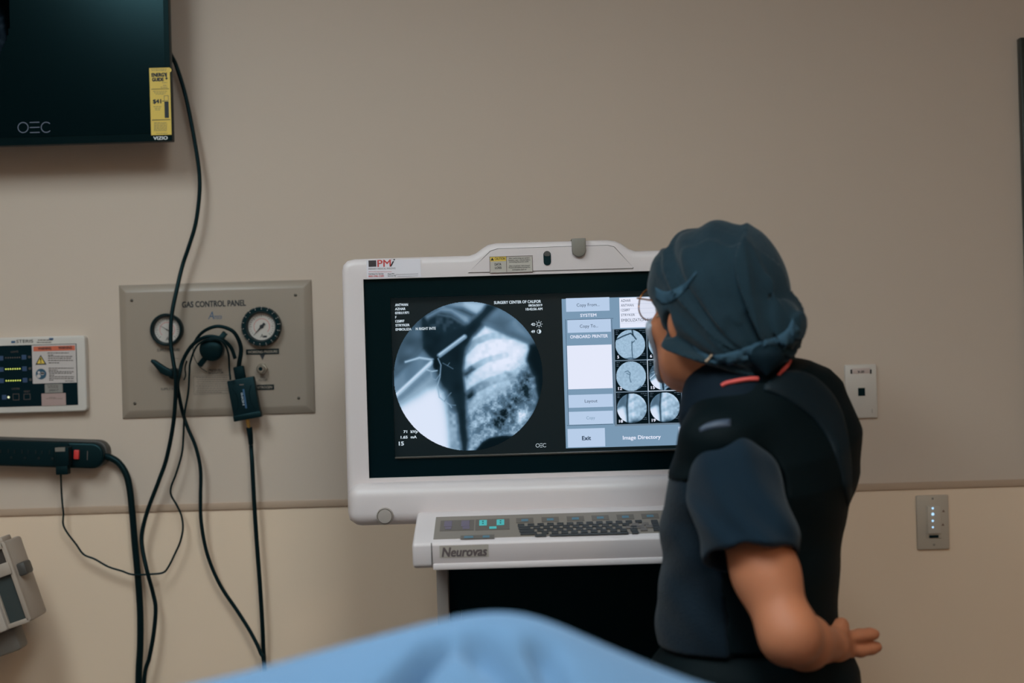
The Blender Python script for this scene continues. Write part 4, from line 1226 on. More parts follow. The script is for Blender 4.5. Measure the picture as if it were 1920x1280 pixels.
for b, m_ in (((292, 196, 350, 236), PURP), ((420, 192, 482, 234), PURP), ((300, 240, 345, 256), PURP), ((430, 236, 482, 254), PURP), ((555, 188, 612, 228), CYAN), ((685, 184, 742, 225), CYAN), ((630, 236, 684, 252), CYAN), ((440, 308, 510, 322), TEAL), ((580, 304, 632, 318), TEAL)):
    kpart('pad_button', b, m_, 0.0018, 0.0008, 0.0003)
for b in ((577, 196, 588, 202), (577, 212, 588, 218), (708, 192, 720, 198), (708, 208, 720, 214)):
    kpart('button_mark', b, INK, 0.0026, 0.0002)
for x in (896, 1087, 1276, 1462, 1650, 1836, 2023, 2210):
    y = 187 - (x - 896) * 0.034
    kpart('function_pad', (x - 65, y - 18, x + 65, y + 18), PADD, 0.0012, 0.0006)
    kpart('pad_button', (x - 26, y - 7, x + 26, y + 9), TEAL, 0.0018, 0.0006, 0.0003)
KEY = mat('key_black', (40, 42, 44), 0.5)
KEYG = mat('key_grey', (104, 96, 92), 0.5)
key0 = None
def key(cx, cy, wd, m_, hgt=17):
    global key0
    std = wd == 50 and m_ is KEY
    if std and key0 is not None:
        p_ = TP(760 + cx / 4, 930 + cy / 4)
        o_, c0 = key0
        return copy_part(o_, kbd, ORIG[o_.name] + Vector(p_ - c0))
    g_ = tpx(*K3(cx - wd / 2, cy - hgt / 2, cx + wd / 2, cy + hgt / 2), 0.0012, 0.0024, 0.0006)
    o_ = mesh_obj('key', g_, m_, kbd)
    if std:
        key0 = (o_, TP(760 + cx / 4, 930 + cy / 4))
    return o_
for i in range(13):
    key(868 + 73.5 * i, 228 - 2.35 * i, 50, KEY)
key(893, 246, 90, KEY)
for i in range(9):
    key(985 + 73.5 * i, 243 - 2.35 * i, 50, KEY)
key(1652, 222, 52, KEY)
key(911, 267, 112, KEY)
for i in range(9):
    key(1013 + 73.5 * i, 263.5 - 2.35 * i, 50, KEY)
key(1713, 261 - 20, 50, KEY)
key(925, 288, 124, KEY)
for i in range(9):
    key(1048 + 73.5 * i, 283 - 2.35 * i, 50, KEY)
key(1714, 261, 54, KEY)
key(1015, 303, 86, KEY, 12)
key(1378, 294, 596, KEY, 11)
key(1724, 281, 52, KEY, 14)
for x, y in ((1680, 243), (1725, 222), (1738, 241), (1800, 217), (1768, 238), (1790, 259), (1830, 236)):
    key(x, y, 52, KEYG)
for i in range(4):
    for j in range(4):
        key(1868 + 73.5 * i + 6 * j, 198 + 20.5 * j - 2.3 * i, 50, KEY)
# front of the shelf: seam, recessed name strip
fy = KF + 0.001
sq = P(811, 1040, KF)
mesh_obj('front_strip', bounds(P(811, 1036, KF).x, kx1 - 0.03, KF - 0.0006, KF + 0.006, zf - 0.034, zf - 0.004, 0.0008), mat('console_strip_grey', (190, 178, 176), 0.42), kbd, 40)
mesh_obj('front_lip', bounds(P(811, 1036, KF).x, kx1 - 0.012, KF - 0.0035, KF + 0.012, zf - 0.0445, zf - 0.0335, 0.003), IVORY, kbd, 40)
mesh_obj('front_seam', bounds(P(808.5, 1036, KF).x, P(809.8, 1036, KF).x, KF - 0.0004, KF + 0.004, zf - 0.036, zf + 0.0005), INKG, kbd)
nm = pquad('name_badge', (824, 1021.5, 916, 1044.5), KF - 0.0012, mat('badge_grey', (168, 158, 148), 0.4), kbd, 'grey badge with italic lettering')
text('badge_lettering', 'Neurovas', (828, 1025, 913.5, 1043), KF - 0.0016, mat('badge_ink', (92, 80, 80), 0.5), kbd, 0.035, 0.2)

# ------------------------------------------------------------------ console body below
lx = P(831, 1100, 2.62).x
rx = 0.34
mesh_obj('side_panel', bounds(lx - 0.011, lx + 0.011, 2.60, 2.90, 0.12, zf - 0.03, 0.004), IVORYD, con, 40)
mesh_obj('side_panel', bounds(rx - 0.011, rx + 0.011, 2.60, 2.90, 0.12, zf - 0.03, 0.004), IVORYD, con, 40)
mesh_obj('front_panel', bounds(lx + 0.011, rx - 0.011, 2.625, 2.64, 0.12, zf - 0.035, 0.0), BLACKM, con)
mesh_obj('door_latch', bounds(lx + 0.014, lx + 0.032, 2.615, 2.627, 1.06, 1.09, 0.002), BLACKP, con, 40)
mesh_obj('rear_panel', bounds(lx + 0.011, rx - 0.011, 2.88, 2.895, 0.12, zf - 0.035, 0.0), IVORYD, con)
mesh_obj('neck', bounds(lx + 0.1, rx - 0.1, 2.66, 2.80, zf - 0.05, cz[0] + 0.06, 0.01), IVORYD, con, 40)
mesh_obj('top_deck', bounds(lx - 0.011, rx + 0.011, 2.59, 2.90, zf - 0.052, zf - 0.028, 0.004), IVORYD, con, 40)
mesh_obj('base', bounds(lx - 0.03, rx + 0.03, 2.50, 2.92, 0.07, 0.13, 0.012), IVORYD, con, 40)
cs = None
for x in (lx + 0.03, rx - 0.03):
    for y in (2.54, 2.87):
        V, F = lathe((0, 0, 0), [(0.012, -0.012), (0.034, -0.012), (0.036, 0.0), (0.034, 0.012), (0.012, 0.012)], 20)
        V = V[:, [1, 0, 2]] + np.array((x, y, 0.036))
        g_ = (V, F)
        if cs is None:
            cs = mesh_obj('caster', g_, BLACKM, con, 40)
        else:
            copy_part(cs, con, Vector((x, y, ORIG[cs.name].z)))
# ------------------------------------------------------------------ draped table in the foreground
DRAPE = mat('drape_blue_fabric', (98, 132, 166), 0.85, 0.15, bump=('noise', 260, 0.25), vary=0.04, vscale=8, sheen=0.15)
dt = thing('draped_table', (0.0, 1.05, 0.0), 'blue surgical drape over a table across the foreground', 'draped table')
RY = 1.30
sil = [P(x, y, RY) for x, y in ((380, 1279), (470, 1257), (540, 1238), (620, 1215), (700, 1194), (780, 1173), (840, 1158), (890, 1148), (930, 1144), (970, 1144.5), (1010, 1154), (1060, 1177), (1120, 1204), (1180, 1230), (1240, 1255), (1290, 1274), (1335, 1291))]
sxs = np.array([p.x for p in sil])
szs = np.array([p.z for p in sil])
def ridge(x):
    z = np.interp(x, sxs, szs)
    z = np.where(x < sxs[0], szs[0] - (sxs[0] - x) * 0.16 - (sxs[0] - x) ** 2 * 0.5, z)
    return np.where(x > sxs[-1], szs[-1] - (x - sxs[-1]) * 0.25 - (x - sxs[-1]) ** 2 * 0.4, z)
TT = 0.95
NX, NY = 400, 270
xs_ = np.linspace(-0.80, 0.80, NX)
ys_ = np.linspace(0.62, 1.52, NY)
XX, YY = np.meshgrid(xs_, ys_, indexing='ij')
ker = np.exp(-0.5 * (np.arange(-13, 14) / 6.0) ** 2)
ker /= ker.sum()
rz = np.convolve(np.pad(ridge(xs_), 13, mode='edge'), ker, 'valid')
rise = (rz - TT)[:, None]
dy = YY - RY
gy = np.where(dy < 0, np.exp(-(dy / 0.34) ** 2), np.exp(-(dy / 0.13) ** 2))
ZZ = TT + rise * gy
def fold(px0, py0, px1, py1, depth, w_):
    """a crease in the cloth between two points of its near slope"""
    global ZZ
    a_, b_ = P(px0, py0, RY - 0.062), P(px1, py1, RY - 0.115)
    dx, dyy = b_.x - a_.x, b_.y - a_.y
    t = ((XX - a_.x) * dx + (YY - a_.y) * dyy) / (dx * dx + dyy * dyy)
    tt = np.clip(t, 0, 1.6)
    d = np.hypot(XX - a_.x - tt * dx, (YY - a_.y - tt * dyy))
    ZZ = ZZ - 2.0 * depth * np.exp(-(d / w_) ** 2) * np.clip(1.2 - 0.3 * tt, 0, 1)
fold(806, 1222, 712, 1290, 0.026, 0.013)
fold(1014, 1205, 1062, 1238, 0.012, 0.013)
fold(900, 1275, 1000, 1285, 0.014, 0.016)
near = np.clip(-dy / 0.3, 0, 1)
ZZ = ZZ + near * 0.006 * np.sin(XX * 46 + 2.0 * np.sin(YY * 9)) + near * 0.004 * np.sin(XX * 21 - YY * 33)
edge = np.minimum(np.minimum((XX + 0.80), (0.80 - XX)), np.minimum(YY - 0.62, 1.52 - YY))
ZZ = ZZ - 0.02 * np.exp(-(edge / 0.015) ** 2)
V = np.stack([XX, YY, ZZ], -1).reshape(-1, 3)
idg = np.arange(NX * NY).reshape(NX, NY)
F = np.stack([idg[:-1, :-1], idg[1:, :-1], idg[1:, 1:], idg[:-1, 1:]], -1).reshape(-1, 4).tolist()
loop = [(i, 0) for i in range(NX - 1)] + [(NX - 1, j) for j in range(NY - 1)] + [(i, NY - 1) for i in range(NX - 1, 0, -1)] + [(0, j) for j in range(NY - 1, 0, -1)]
base = len(V)
ext = []
NL = 9
for l in range(1, NL + 1):
    for n_, (i, j) in enumerate(loop):
        p_ = V[i * NY + j]
        ox = (1 if i == NX - 1 else (-1 if i == 0 else 0))
        oy = (1 if j == NY - 1 else (-1 if j == 0 else 0))
        wv = 0.012 * math.sin(n_ * 0.12) * l / NL
        d_ = 0.008 + 0.02 * l / NL + wv
        ext.append((p_[0] + ox * d_, p_[1] + oy * d_, p_[2] - (p_[2] - 0.22) * l / NL))
V = np.vstack([V, np.array(ext)])
n_ = len(loop)
for l in range(NL):
    for a_ in range(n_):
        b_ = (a_ + 1) % n_
        def vid(l_, q_):
            return (loop[q_][0] * NY + loop[q_][1]) if l_ == 0 else base + (l_ - 1) * n_ + q_
        F.append([vid(l, a_), vid(l + 1, a_), vid(l + 1, b_), vid(l, b_)])
mesh_obj('drape', (V, F), DRAPE, dt, 180, 'light blue surgical drape with a raised ridge')
mesh_obj('table_top', bounds(-0.74, 0.74, 0.68, 1.44, 0.84, 0.90, 0.01), STEEL, dt, 40)
for x in (-0.68, 0.68):
    for y in (0.74, 1.38):
        mesh_obj('leg', bounds(x - 0.02, x + 0.02, y - 0.02, y + 0.02, 0.0, 0.84, 0.004), STEEL, dt, 40)

# ------------------------------------------------------------------ signed-distance modelling for the person
def smin(a, b, k_):
    if k_ <= 0:
        return np.minimum(a, b)
    h = np.clip(k_ - np.abs(a - b), 0, None) / k_
    return np.minimum(a, b) - h * h * k_ * 0.25
def smax(a, b, k_):
    return -smin(-a, -b, k_)

def cone(a, b, ra, rb):
    a, b = np.array(a, float), np.array(b, float)
    ba = b - a
    L2 = ba @ ba
    def f(x, y, z):
        t = np.clip(((x - a[0]) * ba[0] + (y - a[1]) * ba[1] + (z - a[2]) * ba[2]) / L2, 0, 1)
        return np.sqrt((x - a[0] - t * ba[0]) ** 2 + (y - a[1] - t * ba[1]) ** 2 + (z - a[2] - t * ba[2]) ** 2) - (ra + (rb - ra) * t)
    r = max(ra, rb)
    return f, np.minimum(a, b) - r, np.maximum(a, b) + r

def ell(c_, r, fr):
    """ellipsoid with its own frame: fr = three unit axes"""
    c_ = np.array(c_, float)
    A = [np.array(v, float) for v in fr]
    def f(x, y, z):
        dx, dy_, dz = x - c_[0], y - c_[1], z - c_[2]
        q_ = [(dx * A[i][0] + dy_ * A[i][1] + dz * A[i][2]) for i in range(3)]
        k0 = np.sqrt(sum((q_[i] / r[i]) ** 2 for i in range(3)))
        k1 = np.sqrt(sum((q_[i] / r[i] ** 2) ** 2 for i in range(3))) + 1e-9
        return k0 * (k0 - 1) / k1
    R = max(r)
    return f, c_ - R, c_ + R

def half(p_, n_):
    p_, n_ = np.array(p_, float), np.array(n_, float)
    n_ = n_ / np.linalg.norm(n_)
    return (lambda x, y, z: (x - p_[0]) * n_[0] + (y - p_[1]) * n_[1] + (z - p_[2]) * n_[2]), None, None

class Blob:
    def __init__(s):
        s.ops = []
    def add(s, prim, k_=0.015, op='u'):
        s.ops.append((prim, k_, op))
        return s
    def at(s, x, y, z):
        d = np.full(np.shape(x), 1.0)
        for (f, lo, hi), k_, op in s.ops:
            v = f(x, y, z)
            d = smin(d, v, k_) if op == 'u' else (smax(d, -v, k_) if op == 's' else smax(d, v, k_))
        return d
    def mesh(s, h, lo=None, hi=None, disp=None):
        if lo is None:
            lo = np.min([p_[1] for p_, k_, o in s.ops if o == 'u'], 0) - 0.02
            hi = np.max([p_[2] for p_, k_, o in s.ops if o == 'u'], 0) + 0.02
        lo, hi = np.array(lo, float), np.array(hi, float)
        n = np.ceil((hi - lo) / h).astype(int) + 1
        ax = [(lo[i] + h * np.arange(n[i])).astype(np.float32) for i in range(3)]
        D = np.full(n, 1.0, np.float32)
        for (f, l_, h_), k_, op in s.ops:
            if l_ is None or op == 'i':
                i0, i1 = np.zeros(3, int), n
            else:
                m = max(k_, 0.0) + 0.03
                i0 = np.clip(np.floor((l_ - m - lo) / h).astype(int), 0, n)
                i1 = np.clip(np.ceil((h_ + m - lo) / h).astype(int) + 1, 0, n)
                if (i1 <= i0).any():
                    continue
            sl = tuple(slice(i0[i], i1[i]) for i in range(3))
            x = ax[0][sl[0]][:, None, None]
            y = ax[1][sl[1]][None, :, None]
            z = ax[2][sl[2]][None, None, :]
            v = np.broadcast_to(f(x, y, z), D[sl].shape)
            D[sl] = smin(D[sl], v, k_) if op == 'u' else (smax(D[sl], -v, k_) if op == 's' else smax(D[sl], v, k_))
        if disp is not None:
            nb = np.abs(D) < 0.03
            I = np.nonzero(nb)
            D[nb] += disp(ax[0][I[0]], ax[1][I[1]], ax[2][I[2]]).astype(np.float32)
        return nets(D, lo, h)

def nets(D, lo, h):
    """surface nets: one vertex per mixed cell, one quad per crossed grid edge"""
    S = D < 0
    n = np.array(D.shape) - 1
    cnt = np.zeros(n, np.int8)
    for a_ in (0, 1):
        for b_ in (0, 1):
            for c_ in (0, 1):
                cnt += S[a_:a_ + n[0], b_:b_ + n[1], c_:c_ + n[2]]
    I = np.nonzero((cnt > 0) & (cnt < 8))
    idx = -np.ones(n, np.int64)
    idx[I] = np.arange(len(I[0]))
    acc = np.zeros((len(I[0]), 3))
    num = np.zeros(len(I[0]))
    for axis in range(3):
        o1, o2 = [i for i in range(3) if i != axis]
        for a_ in (0, 1):
            for b_ in (0, 1):
                off = [0, 0, 0]
                off[o1], off[o2] = a_, b_
                p0 = tuple(I[i] + off[i] for i in range(3))
                off2 = list(off)
                off2[axis] = 1
                p1 = tuple(I[i] + off2[i] for i in range(3))
                d0, d1 = D[p0], D[p1]
                m = (d0 < 0) != (d1 < 0)
                t = np.where(m, d0 / np.where(m, d0 - d1, 1), 0)
                v = np.zeros((len(t), 3))
                v[:, o1], v[:, o2], v[:, axis] = a_, b_, t
                acc += v * m[:, None]
                num += m
    Vv = lo + h * (np.stack(I, 1) + acc / num[:, None])
    Q = []
    for axis in range(3):
        o1, o2 = [i for i in range(3) if i != axis]
        sl0 = [slice(None)] * 3
        sl1 = [slice(None)] * 3
        sl0[axis], sl1[axis] = slice(0, -1), slice(1, None)
        c_ = S[tuple(sl0)] != S[tuple(sl1)]
        J = np.array(np.nonzero(c_))
        ok = (J[o1] > 0) & (J[o2] > 0) & (J[o1] < n[o1]) & (J[o2] < n[o2])
        J = J[:, ok]
        ins = S[tuple(sl0)][tuple(J)]
        def cell(da, db):
            K = J.copy()
            K[o1] -= da
            K[o2] -= db
            return idx[tuple(K)]
        q_ = np.stack([cell(1, 1), cell(0, 1), cell(0, 0), cell(1, 0)], 1)
        flip = ins if axis != 1 else ~ins
        q_[~flip] = q_[~flip][:, ::-1]
        Q.append(q_)
    return Vv, np.vstack(Q)

# ------------------------------------------------------------------ the person
UP = np.array((0, 0, 1.0))
AB = math.radians(45)
BF_ = np.array((-math.sin(AB), math.cos(AB), 0))      # body faces up-left, away from the camera
BL_ = np.array((-math.cos(AB), -math.sin(AB), 0))     # the body's left
PY = 2.18
def cxz(px, z):
    """x on the body axis plane for a pixel column"""
    return (px - 960) / FPX * PY + (z - CZ) * 0.0295
def loft(table, shear=0.0, zs=1.30, grow_=0.0):
    """stack of ellipses (z, column pixel, half width, half depth) in the body frame"""
    T = np.array(table, float)
    Z = T[:, 0]
    CX = np.array([cxz(p_, z_) for z_, p_ in zip(T[:, 0], T[:, 1])])
    A, B = T[:, 2] + grow_, T[:, 3] + grow_
    CYo = T[:, 4] if T.shape[1] > 4 else np.zeros(len(T))
    def f(x, y, z):
        u0 = (x - np.interp(np.clip(z, Z[0], Z[-1]), Z, CX)) * BL_[0] + (y - PY) * BL_[1]
        zz = z + shear * np.clip(u0, -0.25, 0.25) * np.clip((z - zs) / 0.12, 0, 1)
        zc = np.clip(zz, Z[0], Z[-1])
        cx = np.interp(zc, Z, CX)
        a_, b_ = np.interp(zc, Z, A), np.interp(zc, Z, B)
        u = (x - cx) * BL_[0] + (y - PY) * BL_[1]
        v = (x - cx) * BF_[0] + (y - PY) * BF_[1] - np.interp(zc, Z, CYo)
        k0 = np.sqrt((u / a_) ** 2 + (v / b_) ** 2)
        k1 = np.sqrt((u / a_ ** 2) ** 2 + (v / b_ ** 2) ** 2) + 1e-6
        d = np.where(k0 > 0.05, k0 * (k0 - 1) / k1, -b_)
        cap = np.maximum(zz - Z[-1], Z[0] - zz)
        return np.where(cap > 0, np.sqrt(np.clip(d, 0, None) ** 2 + cap ** 2), np.maximum(d, cap))
    m = max(A.max(), B.max()) + 0.02
    return f, np.array((CX.min() - m, PY - m, Z[0] - 0.06)), np.array((CX.max() + m, PY + m, Z[-1] + 0.06))

torso = [(0.92, 1412, 0.172, 0.13), (1.00, 1411, 0.168, 0.125), (1.06, 1408, 0.165, 0.122), (1.12, 1406, 0.163, 0.120), (1.20, 1405, 0.164, 0.121), (1.24, 1408, 0.165, 0.121), (1.27, 1412, 0.167, 0.121),
         (1.31, 1421, 0.172, 0.122), (1.35, 1433, 0.188, 0.124), (1.40, 1440, 0.194, 0.115), (1.445, 1438, 0.182, 0.100), (1.475, 1436, 0.168, 0.090), (1.500, 1430, 0.142, 0.083), (1.522, 1418, 0.098, 0.082), (1.535, 1412, 0.06, 0.06)]
inner = [(z_, c_, a_ - 0.020, b_ - 0.020) for z_, c_, a_, b_ in torso]

# head frame
AH = math.radians(38)
f0 = np.array((-math.sin(AH), math.cos(AH), 0))
HL = np.array((-math.cos(AH), -math.sin(AH), 0))
pit = math.radians(9)
HF = f0 * math.cos(pit) + UP * math.sin(pit)
HU = UP * math.cos(pit) - f0 * math.sin(pit)
HC = np.array(P(1340, 592, 2.20))
def H(u, v, w_):
    return HC + u * HL + v * HF + w_ * HU
HFR = (HL, HF, HU)
nape = np.array(P(1396, 735, 2.17))

S_ = np.array(P(1376, 906, 2.05))
E_ = np.array(P(1477, 1190, 1.94))
W_ = np.array(P(1556, 1210, 2.125))
arm_hem = np.array(P(1411, 1047, 1.985))
tc0 = np.array((cxz(1430, 1.42), PY, 1.43))
SRr = tc0 - BL_ * 0.145 + BF_ * 0.035
ERr = SRr + BF_ * 0.03 - UP * 0.27 - BL_ * 0.055
WRr = ERr - UP * 0.235 - BL_ * 0.02 + BF_ * 0.05

def head_prims(b, g=0.0):
    b.add(ell(H(0, -0.008, 0.033), (0.076 + g, 0.097 + g, 0.097 + g), HFR), 0.0)
    b.add(ell(H(0, 0.036, -0.042), (0.060 + g, 0.058 + g, 0.080 + g), HFR), 0.03)
    b.add(ell(H(0, 0.058, -0.098), (0.034 + g, 0.032 + g, 0.026 + g), HFR), 0.03)
    for s in (-1, 1):
        b.add(ell(H(s * 0.044, 0.018, -0.070), (0.022 + g, 0.034 + g, 0.030 + g), HFR), 0.03)
        b.add(ell(H(s * 0.045, 0.060, -0.025), (0.022 + g, 0.022 + g, 0.020 + g), HFR), 0.025)
    b.add(cone(H(0, 0.094, 0.004), H(0, 0.112, -0.036), 0.008 + g, 0.013 + g), 0.014)
    b.add(ell(H(0, 0.078, 0.018), (0.050 + g, 0.018 + g, 0.012 + g), HFR), 0.02)
    return b

body = Blob()
head_prims(body)
for s in (-1, 1):
    body.add(ell(H(s * 0.031, 0.094, 0.0), (0.015, 0.012, 0.009), HFR), 0.012, 's')
for s in (-1, 1):
    body.add(ell(H(s * 0.080, -0.006, -0.008), (0.009, 0.020, 0.032), (HL * math.cos(0.4) + HF * math.sin(0.4) * -s, HF * math.cos(0.4) + HL * math.sin(0.4) * s, HU)), 0.006)
body.add(ell(H(0, 0.088, -0.074), (0.024, 0.010, 0.008), HFR), 0.008)
body.add(cone(H(0, -0.028, -0.05), nape - np.array((0.0, 0, 0.05)), 0.056, 0.062), 0.03)
body.add(loft(inner, 0.18), 0.03)
# left arm, bent behind the back
body.add(cone(S_, S_ * 0.4 + E_ * 0.6, 0.046, 0.0415), 0.03)
body.add(cone(S_ * 0.4 + E_ * 0.6, E_, 0.0415, 0.0375), 0.03)
M_ = E_ * 0.62 + W_ * 0.38 + np.array((0.0, 0, -0.004))
body.add(cone(E_ + np.array((0.004, -0.004, 0.0)), M_, 0.0365, 0.036), 0.025)
body.add(cone(M_, W_, 0.036, 0.025), 0.02)
def Pn(x, y, Y):
    return np.array(P(x, y, Y))
def finger(b, pts, rs, k_=0.006):
    for i in range(len(pts) - 1):
        b.add(cone(pts[i], pts[i + 1], rs[i], rs[i + 1]), k_)
kn = [Pn(1583, 1196, 2.165), Pn(1584, 1216, 2.165), Pn(1580, 1234, 2.168), Pn(1572, 1247, 2.172)]
for kk, r_ in zip(kn, (0.0125, 0.0125, 0.012, 0.011)):
    body.add(cone(W_, kk, 0.021, r_), 0.012)
finger(body, [kn[0], Pn(1612, 1191, 2.175), Pn(1630, 1189, 2.18), Pn(1640, 1188.5, 2.183)], [0.0105, 0.0098, 0.0092, 0.0080])
finger(body, [kn[1], Pn(1613, 1219, 2.178), Pn(1633, 1215, 2.185), Pn(1644, 1212.5, 2.188)], [0.0108, 0.0100, 0.0094, 0.0082])
finger(body, [kn[2], Pn(1590, 1240, 2.205), Pn(1580, 1244, 2.225), Pn(1570, 1242, 2.215)], [0.0102, 0.0094, 0.0088, 0.0078])
finger(body, [kn[3], Pn(1578, 1254, 2.205), Pn(1570, 1257, 2.220), Pn(1562, 1254, 2.212)], [0.0092, 0.0084, 0.0078, 0.0070])
finger(body, [Pn(1556, 1203, 2.135), Pn(1566, 1188, 2.145), Pn(1575, 1176, 2.152), Pn(1578, 1169, 2.155)], [0.015, 0.0122, 0.0102, 0.0086], 0.012)
# right arm, forearm across the belly
body.add(cone(SRr, ERr, 0.048, 0.040), 0.03)
body.add(cone(ERr, WRr, 0.040, 0.026), 0.02)
rd = WRr - ERr
rd /= np.linalg.norm(rd)
rk = WRr + rd * 0.085
for i in range(4):
    k0 = rk + BF_ * (0.027 - 0.018 * i)
    body.add(cone(WRr, k0, 0.020, 0.012), 0.012)
    dl = (0.036, 0.042, 0.039, 0.030)[i]
    fin = [k0, k0 + rd * dl, k0 + rd * (dl + 0.02) + BL_ * 0.008, k0 + rd * (dl + 0.034) + BL_ * 0.02]
    finger(body, fin, [0.010, 0.0094, 0.0088, 0.0078])
finger(body, [WRr + rd * 0.02 + BF_ * 0.012, WRr + rd * 0.045 + BF_ * 0.042, WRr + rd * 0.07 + BF_ * 0.052], [0.014, 0.011, 0.009], 0.01)
# legs and feet
hipc = np.array((cxz(1412, 0.92), PY, 0.92))
feet = []
for s in (-1, 1):
    hp_ = hipc + BL_ * 0.085 * s
    kn_ = hipc + BL_ * 0.10 * s + BF_ * 0.015 - UP * 0.43
    an_ = hipc + BL_ * 0.105 * s - BF_ * 0.015 - UP * 0.835
    body.add(cone(hp_, kn_, 0.085, 0.055), 0.03)
    body.add(cone(kn_, an_, 0.056, 0.036), 0.03)
    feet.append(an_)
    body.add(cone(an_, an_ + BF_ * 0.12 - UP * 0.04, 0.036, 0.026), 0.02)

per = thing('person', (hipc[0], PY, 0.0), 'person in navy scrubs and blue cap, seen from behind, left hand behind the back', 'person')
SKIN = mat('skin', (184, 116, 82), 0.55, 0.35, bump=('noise', 180, 0.12), vary=0.06, vscale=18)
SKIN.node_tree.nodes['Principled BSDF'].inputs['Subsurface Weight'].default_value = 0.08
SKIN.node_tree.nodes['Principled BSDF'].inputs['Subsurface Radius'].default_value = (0.01, 0.004, 0.002)
NAVY = mat('scrub_navy', (14, 33, 46), 0.85, 0.12, bump=('noise', 700, 0.3), vary=0.06, vscale=12, sheen=0.1)
VESTF = mat('vest_mesh_navy', (7, 26, 38), 0.75, 0.15, bump=('voronoi', 420, 0.5), sheen=0.1)
VESTB = mat('vest_black', (1, 14, 18), 0.7, 0.12, bump=('noise', 500, 0.15))
VESTP = mat('vest_panel_sheen', (5, 24, 32), 0.6, 0.25, bump=('noise', 500, 0.15))  # lighter teal stands in for sheen on the black vest
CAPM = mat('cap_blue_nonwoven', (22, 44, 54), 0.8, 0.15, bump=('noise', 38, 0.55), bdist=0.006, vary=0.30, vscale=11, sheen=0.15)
CORAL = mat('coral_piping', (214, 84, 78), 0.6)
MASKM = mat('mask_pale_blue', (168, 178, 192), 0.8, 0.2)
ELAST = mat('elastic_cream', (186, 160, 134), 0.6)
GOLD = mat('spectacle_gold', (176, 112, 60), 0.3, metal=0.85)
HAIR = mat('hair_dark', (14, 20, 22), 0.6)

mesh_obj('body', body.mesh(0.0034, lo=(HC[0] - 0.27, 1.85, 0.0), hi=(HC[0] + 0.36, 2.52, 1.77)), SKIN, per, 180)

# cloth wrinkle fields
def folds_(x, y, z):
    return 0.0022 * np.sin(z * 62 + 34 * x - 10 * y + 2.2 * np.sin(19 * x + 7 * z)) + 0.0016 * np.sin(z * 41 - 58 * x + 30 * y + 1.7 * np.sin(25 * z))

# scrub top: sleeves and the cloth over shoulders and trunk
def tee(arm_a, arm_b, ra, rb):
    b = Blob()
    b.add(cone(arm_a, arm_b + (arm_b - arm_a) * 0.4, ra, rb), 0.0)
    n_ = (arm_b - arm_a) / np.linalg.norm(arm_b - arm_a)
    b.add(half(arm_b, n_), 0.004, 'i')
    b.add(cone(arm_a + n_ * 0.03, arm_b + (arm_b - arm_a) * 0.6, ra - 0.008, rb - 0.006), 0.002, 's')
    return b
hemn = (arm_hem - S_)
sl = Blob()
sl.add(cone(S_ - hemn * 0.02, arm_hem, 0.0655, 0.063), 0.0)
sl.add(cone(S_, arm_hem + hemn * 0.3, 0.062, 0.066), 0.02)
sl.add(half(arm_hem, (hemn / np.linalg.norm(hemn)) * 1.0 + np.array((-0.12, 0.05, -0.1))), 0.004, 'i')
sl.add(cone(S_ + hemn * 0.45, arm_hem + hemn * 0.6, 0.054, 0.060), 0.003, 's')
mesh_obj('scrub_sleeve', sl.mesh(0.003, disp=lambda x, y, z: 0.7 * folds_(x, y, z) + 0.0030 * np.sin(120 * (0.9 * (x - S_[0]) + 0.42 * (z - S_[2])) + 2.2 * np.sin(24 * z)) * np.clip((z - arm_hem[2]) / 0.05 + 0.35, 0.35, 1)), NAVY, per, 180)
st_ = Blob()
st_.add(loft([t for t in inner if 1.08 < t[0] < 1.49], 0.18, 1.30, 0.006), 0.0)
st_.add(cone(S_, S_ * 0.6 + arm_hem * 0.4, 0.056, 0.044), 0.03)
mesh_obj('scrub_top', st_.mesh(0.005, disp=lambda x, y, z: 0.5 * folds_(x, y, z)), NAVY, per, 180)
sl2 = tee(SRr, SRr * 0.45 + ERr * 0.55, 0.060, 0.060)
mesh_obj('scrub_sleeve', sl2.mesh(0.004, disp=folds_), NAVY, per, 180)

# vest: front and back halves of a padded shell with arm holes
def vest_blob(sign):
    b = Blob()
    b.add(loft([t for t in torso if t[0] > 1.11], 0.18), 0.0)
    b.add(ell(np.array(P(1348, 822, 2.07)), (0.055, 0.052, 0.042), (BL_, BF_, UP)), 0.035)
    b.add(cone(S_ + np.array((0.004, -0.01, -0.012)), arm_hem + hemn * 0.8 + np.array((0.0, -0.03, 0)), 0.0690, 0.068), 0.008, 's')
    b.add(cone(SRr, ERr, 0.058, 0.058), 0.008, 's')
    b.add(half((0, 0, 1.118), (0, 0, -1)), 0.004, 'i')
    hf = half(np.array((cxz(1425, 1.3), PY, 1.3)) + BF_ * (-0.045), -BF_)[0]
    reg = (lambda x, y, z: np.maximum(hf(x, y, z), z - 1.372), None, None)
    b.add(reg, 0.0, 'i' if sign > 0 else 's')
    return b
def vf_disp(x, y, z):
    return 0.8 * folds_(x, y, z) + 0.003 * np.sin(z * 40 + 12 * x)
vb = vest_blob(-1)
vfb = vest_blob(1)
mesh_obj('vest_back', vb.mesh(0.0036, disp=lambda x, y, z: 0.5 * folds_(x, y, z)), VESTB, per, 180, 'black back of protective vest')
mesh_obj('vest_front', vfb.mesh(0.0036, disp=vf_disp), VESTF, per, 180, 'navy mesh front of protective vest')

